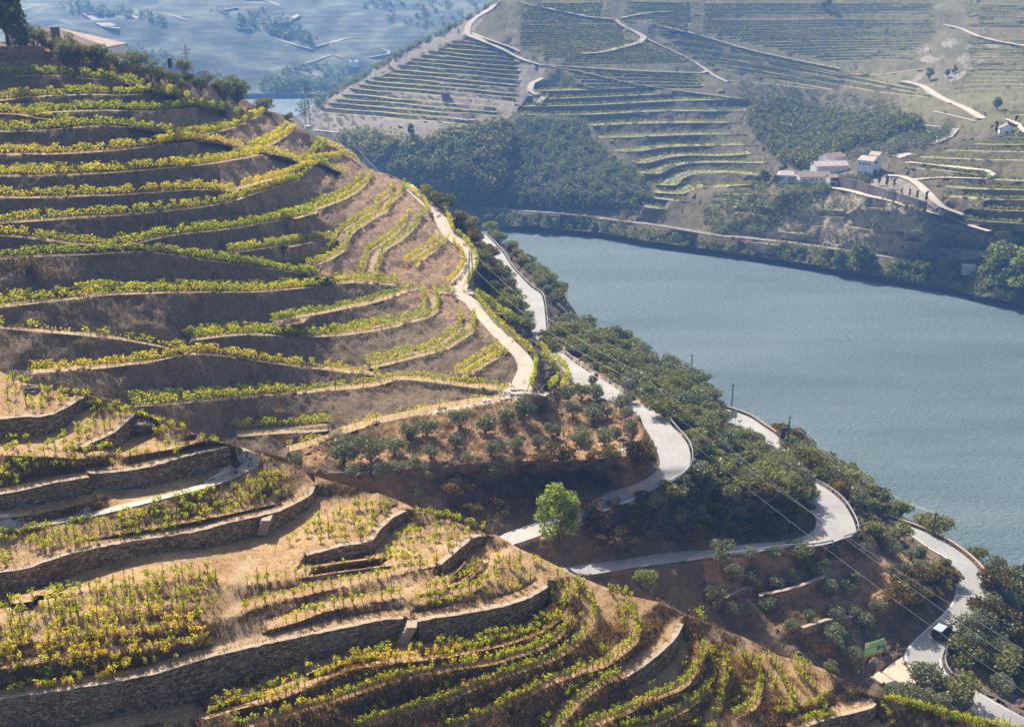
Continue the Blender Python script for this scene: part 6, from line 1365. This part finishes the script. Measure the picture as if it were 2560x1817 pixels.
def parapet(edge, other, a, b, label, h=.55):
    E = [e + (e - o) / np.linalg.norm(e - o) * .5 for e, o in zip(edge[a:b], other[a:b])]
    Bk = [e + (e - o) / np.linalg.norm(e - o) * .95 for e, o in zip(edge[a:b], other[a:b])]
    V, Fs, mi = [], [], []
    for p, r_ in zip(E, Bk): V += [p - [0, 0, .4], p + [0, 0, h], r_ + [0, 0, h], r_ - [0, 0, 1.6]]
    for i in range(len(E) - 1):
        o = 4 * i
        for k, m_ in ((0, 0), (1, 1), (2, 0)): Fs.append((o + k, o + 4 + k, o + 5 + k, o + 1 + k)); mi.append(m_)
    n = len(E); Fs += [(0, 1, 2, 3), (4 * n - 1, 4 * n - 2, 4 * n - 3, 4 * n - 4)]; mi += [0, 0]
    tag(link('parapet', mesh('parapet', V, Fs, [M['wall'], M['coping']], mi)), label, 'parapet', 'stone parapets of the road')
A3, B3 = roads[2]; parapet(B3, A3, 0, 30, 'stone parapet outside the short visible road bend by the signs')
parapet(B4, A4, 0, 27, 'long stone parapet outside the lowest road above the river')

# ---------------------------------------------------------------- car
def car(P, direc):
    rz = math.atan2(direc[1], direc[0]) ; e = empty('parked_car' if False else 'car', P, rz); tag(e, 'dark off-road car with a pale roof driving on the lowest road', 'car')
    M['car_paint'] = m_plain('car_paint', (.02, .024, .03), .25, .1); M['car_roof'] = m_plain('car_roof', (.42, .46, .47), .3, .05); M['glass'] = m_plain('car_glass', (.02, .025, .03), .08, .05); M['tyre'] = m_plain('tyre', (.02, .02, .02), .8)
    M['lamp_red'] = m_plain('tail_lamp', (.35, .02, .015), .3); M['lamp_white'] = m_plain('head_lamp', (.7, .7, .68), .2)
    def loft(name, secs, mat, parent=e):
        V, Fs = [], []
        for x, hw, z0, z1, tp in secs: V += [(x, -hw, z0), (x, hw, z0), (x, hw * tp, z1), (x, -hw * tp, z1)]
        for i in range(len(secs) - 1):
            for k in range(4): Fs.append((4 * i + k, 4 * i + (k + 1) % 4, 4 * i + 4 + (k + 1) % 4, 4 * i + 4 + k))
        Fs += [(3, 2, 1, 0), tuple(4 * (len(secs) - 1) + k for k in range(4))]
        me = mesh(name, V, Fs, M[mat]); bm = bmesh.new(); bm.from_mesh(me); bmesh.ops.recalc_face_normals(bm, faces=bm.faces); bmesh.ops.bevel(bm, geom=bm.edges, offset=.05, segments=2, affect='EDGES'); bm.to_mesh(me); bm.free()
        return link(name, me, parent)
    loft('body', [(-2.2, .84, .42, .95, .95), (-2.1, .92, .36, 1.06, .95), (-.2, .94, .34, 1.08, .95), (1.0, .93, .34, 1.05, .95), (2.05, .90, .38, .92, .93), (2.25, .80, .45, .80, .95)], 'car_paint')
    loft('cabin', [(-2.05, .84, 1.04, 1.50, .86), (-1.9, .86, 1.04, 1.66, .86), (.25, .86, 1.04, 1.66, .86), (1.0, .84, 1.0, 1.1, .95)], 'glass')
    loft('roof_panel', [(-1.95, .74, 1.645, 1.70, .97), (.25, .74, 1.645, 1.70, .97)], 'car_roof')
    for x in (-1.4, 1.4):
        for y in (-.86, .86):
            w = MB(); w.tube([x, y - .12, .36], [x, y + .12, .36], .36, .36, 18); wo = w.build('wheel', M['tyre'], e)
            w = MB(); w.tube([x, y - .135, .36], [x, y + .135, .36], .20, .20, 12); w.build('rim', M['steel'], wo)
    for y in (-.66, .66):
        w = MB(); w.box(-2.235, -2.15, y - .1, y + .1, .75, 1.0); w.build('tail_light', M['lamp_red'], e)
        w = MB(); w.box(2.17, 2.28, y - .14, y + .14, .62, .76); w.build('headlight', M['lamp_white'], e)
        w = MB(); w.box(.75, .95, y * 1.42 - .1, y * 1.42 + .1, 1.05, 1.2); w.build('mirror', M['car_paint'], e)
cpix = q('i', 1735, 985)[0]; cp = at_z(*cpix, 29.9); k0 = min(range(len(A4)), key=lambda i: np.linalg.norm((A4[i] + B4[i]) / 2 - cp))
dr = (A4[k0 - 2] + B4[k0 - 2]) - (A4[k0 + 2] + B4[k0 + 2]); cc = A4[k0] * .42 + B4[k0] * .58
car((cc[0], cc[1], cc[2] + .09), dr)

# ---------------------------------------------------------------- billboard, signs
def panel(root, name, w, h, z, mat, y=0, x=0, t_=.06):
    mb = MB(); mb.box(x - w / 2, x + w / 2, y - t_ / 2, y + t_ / 2, z, z + h); return mb.build(name, mat, root)
M['bill_green'] = m_plain('billboard_green', (.20, .58, .10), .6, .2, .8); M['bill_orange'] = m_plain('billboard_orange', (.55, .16, .05), .6, .15); M['bill_blue'] = m_plain('billboard_picture_sky', (.22, .42, .62), .6, .3, 2); M['bill_brown'] = m_plain('billboard_picture_hill', (.10, .12, .06), .6, .5, 3)
M['sign_yellow'] = m_plain('sign_yellow', (.75, .40, .03), .5, .05); M['black'] = m_plain('sign_black', (.012, .012, .014), .6, .1); M['sign_back'] = m_plain('sign_back_grey', (.30, .32, .33), .5, .1, metal=.3)
bp = at_z(*q('i', 1200, 1185)[0], 30.6); e = empty('billboard', bp, R(24)); tag(e, 'green billboard with a landscape picture standing at the pull-out', 'billboard')
W_, H_ = 3.6, 2.5; Zb = 1.8
panel(e, 'board', W_, H_, Zb, M['bill_green']); panel(e, 'footer_band', W_ - .02, .30, Zb + .02, M['bill_orange'], -.045, 0, .03); panel(e, 'logo', .8, .8, Zb + 1.75, M['paint'], -.045, -1.45, .03)
panel(e, 'picture', 1.3, 1.0, Zb + .95, M['bill_blue'], -.045, 1.2, .03); panel(e, 'picture_hill', 1.3, .45, Zb + .95, M['bill_brown'], -.066, 1.2, .02); panel(e, 'picture_edge', .5, .9, Zb + .75, M['bill_brown'], -.07, .75, .02)
for k, (x_, z_, w_) in enumerate([(-.1, 2.25, 1.6), (-.75, 1.25, 1.9), (-.85, .95, 1.4), (.6, .6, 1.3)]): panel(e, 'lettering', w_, .11, Zb + z_, M['paint'], -.05, x_, .03)
for x_ in (-1.5, 1.5):
    m_ = MB(); m_.box(x_ - .07, x_ + .07, .04, .18, -1.5, Zb + H_); m_.build('post', M['pylon'], e)
cpz = at_z(*q('i', 1372, 1110)[0], 29.8); e = empty('chevron_sign', cpz, R(-12)); tag(e, 'small black sign with a yellow chevron beside the billboard', 'road sign')
panel(e, 'plate', .95, .95, 1.3, M['black']); m_ = MB(); m_.add([(-.3, -.05, 1.5), (-.05, -.05, 1.5), (.32, -.05, 1.78), (-.05, -.05, 2.08), (-.3, -.05, 2.08), (.05, -.05, 1.78)], [(0, 1, 2, 5), (5, 2, 3, 4)]); m_.build('chevron', M['sign_yellow'], e)
m_ = MB(); m_.tube([0, .05, -.6], [0, .05, 1.5], .04); m_.build('post', M['steel'], e)
sp = at_z(*q('k', 210, 738)[0], 30.2); e = empty('direction_sign', sp, R(15)); tag(e, 'grey direction sign of four stacked plates seen from behind on the short road', 'road sign')
for k in range(4): panel(e, 'plate', 1.55 + .1 * (k % 2), .42, 1.3 + k * .47, M['sign_back'], 0, 0, .05)
for x_ in (-.4, .4): m_ = MB(); m_.tube([x_, .06, -.5], [x_, .06, 3.1], .05); m_.build('post', M['sign_back'], e)
for (x_, y_, w_, h_, lab) in [(165, 728, 1.0, .25, 'thin grey finger sign left of the four-plate sign'), (255, 755, .9, .3, 'small grey sign right of the four-plate sign')]:
    e = empty('road_sign', at_z(*q('k', x_, y_)[0], 30.2), R(15)); tag(e, lab, 'road sign'); zz = 2.4 if x_ < 200 else 1.0; panel(e, 'plate', w_, h_, zz, M['sign_back'])
    for dx in (-.15, .15): m_ = MB(); m_.tube([dx, .05, -.5], [dx, .05, zz + .2], .035); m_.build('post', M['sign_back'], e)
e = empty('stone_marker', at_z(*q('k', 350, 830)[0], 30.4)); tag(e, 'reddish stone block on the traffic island of the short road', 'stone block')
m_ = MB(); m_.box(-.9, .9, -.5, .5, -.4, .7, .15); m_.build('block', M['orange'], e); m_ = MB(); m_.box(-.7, .7, -.4, .4, .69, .8, .1); m_.build('cap', M['tile'], e)
e = empty('round_sign', at_z(*q('i', 2237, 1530)[0], 26.5), R(10)); tag(e, 'small round road sign seen from behind at the right edge', 'road sign'); m_ = MB(); m_.tube([0, 0, 2.1], [0, .04, 2.1], .42, .42, 18); m_.build('plate', M['sign_back'], e); m_ = MB(); m_.tube([0, .05, -.6], [0, .05, 2.3], .04); m_.build('post', M['sign_back'], e)

# ---------------------------------------------------------------- poles, masts, wires
def pole(tin, reg, x, y0, y1, label, box=False):
    b = q(reg, x, y1)[0]; t_ = q(reg, x, y0)[0]; P = tin.hit(*b)
    if P is None: P = Vector(at_z(b[0], b[1], 24))
    d = (P - Vector(CAM)).length; h = (b[1] - t_[1]) * d / F / .92; e = empty('utility_pole', P); tag(e, label, 'utility pole', 'timber poles along the river road')
    m_ = MB(); m_.tube([0, 0, -1.5], [0, 0, h], .16, .12, 8); m_.build('shaft', M['pole'], e); m_ = MB(); m_.box(-.5, .5, -.06, .06, h - .5, h - .38); m_.build('crossarm', M['pole'], e)
    if box: m_ = MB(); m_.box(-1.7, -.75, -.3, .3, h * .28, h * .62); m_.box(-.8, 0, -.05, .05, h * .55, h * .6); m_.build('transformer', M['pole'], e)
    return np.array([P[0], P[1], P[2] + h])
pt = [pole(hillB, 'j', 1221, 250, 425, 'thin pole rising from the scrub against the river, farthest of the row'), pole(hillB, 'k', 197, 460, 622, 'pole with small white plate beside the short road'),
      pole(hillB, 'k', 595, 692, 905, 'pole with a dark transformer box at the tip of the short road', True), pole(hillB, 'i', 1635, 95, 262, 'pole behind the parapet of the lowest road'), pole(hillB, 'i', 2257, 465, 625, 'pole near the right edge behind the lowest bend')]
def mast(P, h, label, arms, w=.75, rz=.3):
    e = empty('lattice_mast', P, rz); tag(e, label, 'power mast', 'lattice power masts')
    c = [(-1, -1), (1, -1), (1, 1), (-1, 1)]; m_ = MB(); n = max(5, int(h / 1.3))
    def pt_(k, f): s_ = w * (1 - .62 * f); return np.array([c[k % 4][0] * s_, c[k % 4][1] * s_, h * f])
    for k in range(4): m_.tube(pt_(k, -.05), pt_(k, 1), .065, .05, 4)
    m_.build('legs', M['pylon'], e); m_ = MB()
    for i in range(n):
        for k in range(4):
            a, b = (k, k + 1) if (i + k) % 2 else (k + 1, k)
            m_.tube(pt_(a, i / n), pt_(b, (i + 1) / n), .035, .035, 3)
    tag(m_.build('bracing', M['pylon'], e), kind='stuff'); tips = []
    for z_, l_ in arms:
        m_ = MB(); m_.tube([-l_, 0, z_], [l_, 0, z_], .06, .06, 4); m_.tube([-l_, 0, z_], [0, 0, z_ + .5], .04, .04, 3); m_.tube([l_, 0, z_], [0, 0, z_ + .5], .04, .04, 3); m_.build('crossarm', M['pylon'], e)
        for x_ in (-l_, l_):
            i_ = MB(); i_.tube([x_, 0, z_ + .02], [x_, 0, z_ + .38], .10, .07, 6); i_.build('insulator', M['pole'], e)
            tips.append(np.array([P[0] + x_ * math.cos(rz), P[1] + x_ * math.sin(rz), P[2] + z_ + .35]))
    m_ = MB(); m_.box(-w * 1.3, w * 1.3, -w * 1.3, w * 1.3, -.8, .12); m_.build('footing', M['white_shed'], e)
    return tips
p1 = on(hillB, 'j', 755, 938); t1 = mast(p1, 13.2, 'grey lattice mast on the orange olive slope inside the upper bend', [(12.9, 1.5), (11.4, 1.5)])
p2 = on(hillB, 'c', 1365, 1525); t2 = mast(p2, 8.8, 'slim lattice mast beside the crest dirt track', [(7.0, 1.4)], .55)
p3 = at_d(*q('c', 200, 330)[0], 330); t3 = mast(p3, 12.2, 'lattice mast standing behind the ridge against the bright far water', [(10.3, 1.6), (10.3, .1)], .7)
p4 = at_d(*q('a', 1340, 500)[0], 290); t4 = mast(p4, 5.8, 'small lattice mast behind the olives of the left skyline', [(4.6, 1.0), (3.8, .8)], .4)
def wire(a, b, sag, label, r=.03):
    r *= .5
    n = 26; a, b = np.array(a), np.array(b); V, Fs = [], []
    for i in range(n + 1):
        f = i / n; p = a + (b - a) * f - [0, 0, 4 * sag * f * (1 - f)]
        for k in range(4): t_ = math.pi / 2 * k; V.append(p + [math.cos(t_) * r, math.cos(t_) * r, math.sin(t_) * r] if False else p + np.array([(b - a)[1], -(b - a)[0], 0]) / np.linalg.norm((b - a)[:2]) * math.cos(t_) * r + [0, 0, math.sin(t_) * r])
    for i in range(n):
        for k in range(4): Fs.append((4 * i + k, 4 * i + (k + 1) % 4, 4 * i + 4 + (k + 1) % 4, 4 * i + 4 + k))
    o = link('power_cable', mesh('power_cable', V, Fs, M['wire'])); tag(o, label, 'power cable', 'power cables between the masts: ' + label.split(' from ')[1])
far_end = [at_d(2760, 1745 + 60 * k, 145) for k in range(4)]
nm = ['uppermost', 'second', 'third', 'lowest']
for k in range(3): wire(t1[k], far_end[k], 1.5, f'{nm[k]} cable from the slope mast down across the lower roads')
for k in range(2): wire(t2[k], t1[k], 2.0, f'{["left", "right"][k]} cable from the crest track mast to the slope mast', .03)
for k in range(2): wire(t3[k], t2[k], 4.0, f'{["left", "right"][k]} cable from the ridge mast to the crest track mast', .04)
for k in range(2): wire(t4[k], t3[k], 3.0, f'{["left", "right"][k]} cable from the skyline mast to the ridge mast', .035)
if pt[2] is not None and pt[3] is not None:
    for k in range(2): wire(pt[2] + [(-.4, .4)[k], 0, -.2], pt[3] + [(-.4, .4)[k], 0, -.2], 3.0, f'{["left", "right"][k]} cable from the transformer pole to the next pole above the river', .035)
    wire(pt[3], pt[4], 1.5, 'single cable from the parapet pole to the pole at the right edge', .03)
mb = MB()
simple_wall('hedge_bed', D, 'o', (965, 420, 1080, 440, 1200, 450), .5, 5, 'wall_far', 'raised bed of green plants in front of the tall white house', 'planting bed')
mass('garden_vines', D, q('n', 960, 1262, 1210, 1270, 1180, 1310, 1100, 1320, 960, 1290), 60, (1.5, 2.6), 60, .5, M['green'], 'green pergola plants between the farm buildings', 'garden', 20)
mass('garden_shrubs', D, q('n', 640, 1300, 900, 1330, 900, 1370, 560, 1350), 45, (2, 4), 60, .6, M['river_leaf'], 'shrubs in front of the long white farm building', 'garden', 21)

hb = ET.hit(*q('l', 527, 470)[0])
if hb is not None: house('distant_house', np.array(hb), 9, 6, 4, .3, 2, 'tiny white house above the bright distant water', 'house', 'white', 'white')
